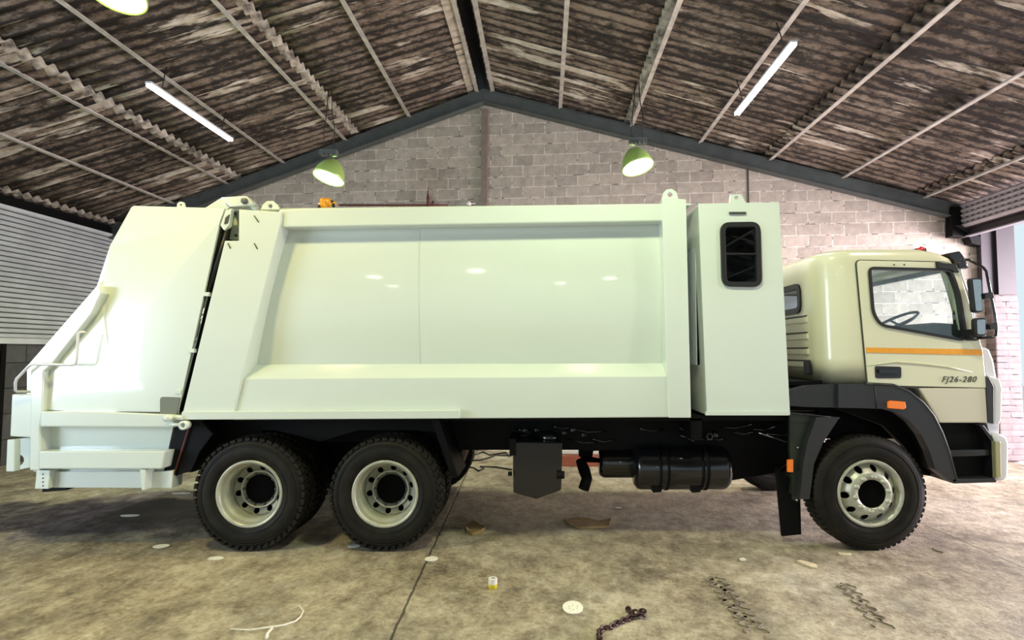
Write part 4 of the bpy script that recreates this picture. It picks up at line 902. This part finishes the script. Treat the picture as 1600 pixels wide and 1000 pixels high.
disc(674, 874, .055, 'plain white round plate lying on the floor joint by the middle wheel', [(.2, .2), (-.2, .1)])
disc(252, 854, .07, 'pale flat scrap on the floor below the rearmost wheel', squash=.7, name='paper_scrap')
disc(337, 873, .065, 'pale worn flat scrap on the floor in front of the rearmost tyre', squash=.6, name='paper_scrap')
disc(966, 794, .04, 'small white scrap in the shade beneath the fuel tank', squash=.6, name='paper_scrap')
disc(553, 854, .055, 'white scrap pressed against the foot of the middle wheel', squash=.6, name='paper_scrap')
disc(203, 806, .10, 'white paint flake in the dark stain beneath the tailgate', squash=.35, name='paper_scrap')
disc(283, 771, .12, 'long white flake in the dark stain just left of the rearmost wheel', squash=.3, name='paper_scrap')
def flat(pts, z, m, name, label, cat, h=.01):
    mb = MB(); q = [G(a, b) for a, b in pts]; c = sum(q, Vector()) / len(q); n = len(q)
    mb.add([(v.x, v.y, .002) for v in q] + [(v.x, v.y, h + (z if i % 2 else 0)) for i, v in enumerate(q)], [tuple(range(n)), tuple(range(2 * n - 1, n - 1, -1))] + [(i, i + n, (i + 1) % n + n, (i + 1) % n) for i in range(n)])
    return tag(mb.build(name, M[m], origin=(c.x, c.y, 0)), label, cat)
flat([(727, 823), (740, 820), (758, 827), (752, 835), (738, 837), (729, 834)], .03, 'card', 'cardboard_scrap', 'crumpled brown cardboard scrap in the shade right of the middle wheel', 'cardboard', .02)
flat([(880, 813), (910, 812), (935, 815), (955, 814), (952, 824), (925, 827), (905, 826), (890, 820)], .02, 'card', 'cardboard_sheet', 'torn flat piece of brown cardboard on the floor beneath the truck', 'cardboard', .012)
flat([(1245, 878), (1252, 877), (1276, 884), (1277, 889), (1266, 887)], 0, 'wood', 'wood_chip', 'larger pale wood splinter on the floor left of the front wheel', 'wood scrap', .012)
flat([(1309, 865), (1330, 866), (1329, 869), (1312, 868)], 0, 'wood', 'wood_chip', 'smaller pale wood splinter just in front of the front wheel', 'wood scrap', .01)
flat([(1155, 874), (1162, 873), (1166, 876), (1158, 877)], 0, 'whitecard', 'paper_scrap', 'tiny pale scrap on the floor midway between tyre print and truck', 'paper')
flat([(1456, 857), (1465, 855), (1480, 861), (1474, 864), (1462, 861)], 0, 'mud', 'mud_lump', 'dark flat lump on the floor right of the front wheel', 'mud', .008)
# tape roll standing on its flat side
c = G(770, 919); rt = MB(); rt.lathe([(0, .022), (0, .033), (.072, .033), (.072, .022), (0, .022)], 'Z', (0, 0, 0), 28); o = rt.build('tape_roll', M['yellow']); o.location = c; tag(o, 'small roll of yellow and white tape standing on the floor', 'tape roll')
q = MB(); q.lathe([(.036, .0335), (.0725, .0335)], 'Z', (0, 0, 0), 28); q2 = q.build('white_band', M['whitecard']); q2.parent = o
q = MB(); q.lathe([(.0735, .001), (.0735, .033)], 'Z', (0, 0, 0), 28); q2 = q.build('end_face', M['whitecard']); q2.parent = o
q = MB()
for a, b in (((-.012, -.01), (-.004, .012)), ((.0, -.012), (.008, .014)), ((.012, -.008), (.02, 0))): q.tube([Vector((a[0], a[1], .074)), Vector((b[0], b[1], .074))], .003, 6)
q2 = q.build('blue_print', mat('blue_ink', (.03, .08, .20), .4)); q2.parent = o
# chain
ct_ = thing('steel_chain', 'short rusty steel chain bunched on the floor at the bottom edge', 'chain', G(970, 985))
path = [(937, 1004), (936, 990), (944, 984), (955, 983), (962, 978), (972, 974), (982, 970), (990, 966), (985, 961), (980, 957), (988, 962), (998, 964), (1006, 968), (1000, 961), (1009, 962), (1002, 966), (992, 968), (984, 964)]
pts = [G(a, b) for a, b in path]; cen = G(970, 985); k = 0
for i in range(len(pts) - 1):
    a, b = pts[i], pts[i + 1]; L = (b - a).length; nn = max(1, int(L / .026))
    for j in range(nn):
        m_ = a + (b - a) * ((j + .5) / nn) - cen; d = (b - a).normalized(); ang = math.atan2(d.y, d.x); mb = MB(); lp = []
        for s in range(16):
            t = 2 * PI * s / 16; x = .024 * math.cos(t); y = .015 * math.sin(t)
            v = Vector((x, y, 0)) if k % 2 == 0 else Vector((x, y * .6, y * .8)); v = Matrix.Rotation(ang + random.uniform(-.4, .4) * 0, 3, 'Z') @ v; lp.append(m_ + v + Vector((0, 0, .014 + (.012 if i > 7 else 0))))
        mb.tube(lp, .0062, 7, closed=True); o = mb.build('chain_link', M['chain'], ct_); o.location = (0, 0, 0); k += 1
# tyre print of dark mud
def print_(x0, y0, x1, y1, w0, w1, label, n):
    mb = MB(); a = G(x0, y0); b = G(x1, y1); d = (b - a); L = d.length; d.normalize(); nrm = Vector((-d.y, d.x, 0)); random.seed(n)
    for side in (-1, 1):
        pts = []
        for k in range(n * 4):
            t = (k / (n * 4)) * L; z = (0.35, .35, 1, 1)[k % 4]; pts.append(a + d * t + nrm * side * w0 * z + Vector((random.uniform(-.004, .004), random.uniform(-.004, .004), .003)))
        mb.tube(pts, [random.uniform(.003, .008) for _ in pts], 5)
    for k in range(n * 8):
        t = (k + random.random()) / (n * 8) * L * .85; q = a + d * t + nrm * random.uniform(-1, 1) * w0 * .75; s = w0 * .30; v = [q + Vector((s * math.cos(e + .3) * random.uniform(.6, 1), s * math.sin(e + .3) * random.uniform(.6, 1), .003)) for e in (0, 1.05, 2.1, 3.14, 4.2, 5.2)]
        mb.add(v, [(0, 1, 2, 3, 4, 5)])
    return tag(mb.build('tyre_print', M['mud'], fix=False), label, 'tyre mark', 'muddy tyre prints')
print_(1115, 902, 1185, 992, .075, .06, 'long dark zigzag tyre print on the floor at bottom centre right', 9)
print_(1318, 912, 1385, 985, .06, .06, 'shorter faint dark tyre print on the floor below the front wheel', 6)
# chalk mark
mb = MB(); mb.tube([G(*p) + Vector((0, 0, .002)) for p in ((360, 983), (390, 985), (420, 981), (445, 977), (462, 971), (470, 964), (474, 955), (468, 947), (456, 951))], [.003, .006, .007, .007, .007, .005, .005, .004, .003], 6); mb.tube([G(*p) + Vector((0, 0, .002)) for p in ((425, 982), (418, 990), (416, 999))], .009, 6)
tag(mb.build('chalk_scrawl', M['whitecard']), 'white looping chalk scrawl on the floor at bottom left', 'chalk mark')
# cables and box on the far side of the floor
for i, (pts, lab) in enumerate((([(728, 712), (745, 711), (755, 707), (765, 712), (790, 708), (796, 714)], 'black cable looping on the far floor nearest the wall, seen beneath the truck'),
                  ([(728, 721), (750, 720), (765, 716), (775, 712), (800, 713)], 'black cable in the middle of the three far floor cables'),
                  ([(728, 730), (740, 732), (748, 737), (756, 733), (750, 730), (775, 731), (800, 735)], 'black cable with a small loop, nearest of the three on the far floor'))):
    mb = MB(); mb.tube([G(*p) + Vector((0, 0, .012)) for p in pts], .013, 6); tag(mb.build('floor_cable', M['cable']), lab, 'cable', 'black cables on the far floor')
c = G(905, 729); mb = MB(); mb.box((-.42, 0, 0), (.38, .35, .17)); o = mb.build('wooden_crate', M['redbrown'], bevel=.01); o.location = c; tag(o, 'low reddish brown crate on the far floor seen beneath the truck', 'crate')
mb = MB(); mb.box((-.42, .02, 0), (.36, .3, .10)); o = mb.build('white_bag', M['whitecard'], bevel=.03); o.location = c + Vector((0, 0, .172)); tag(o, 'pale bundle resting on the reddish brown crate under the truck', 'bundle')
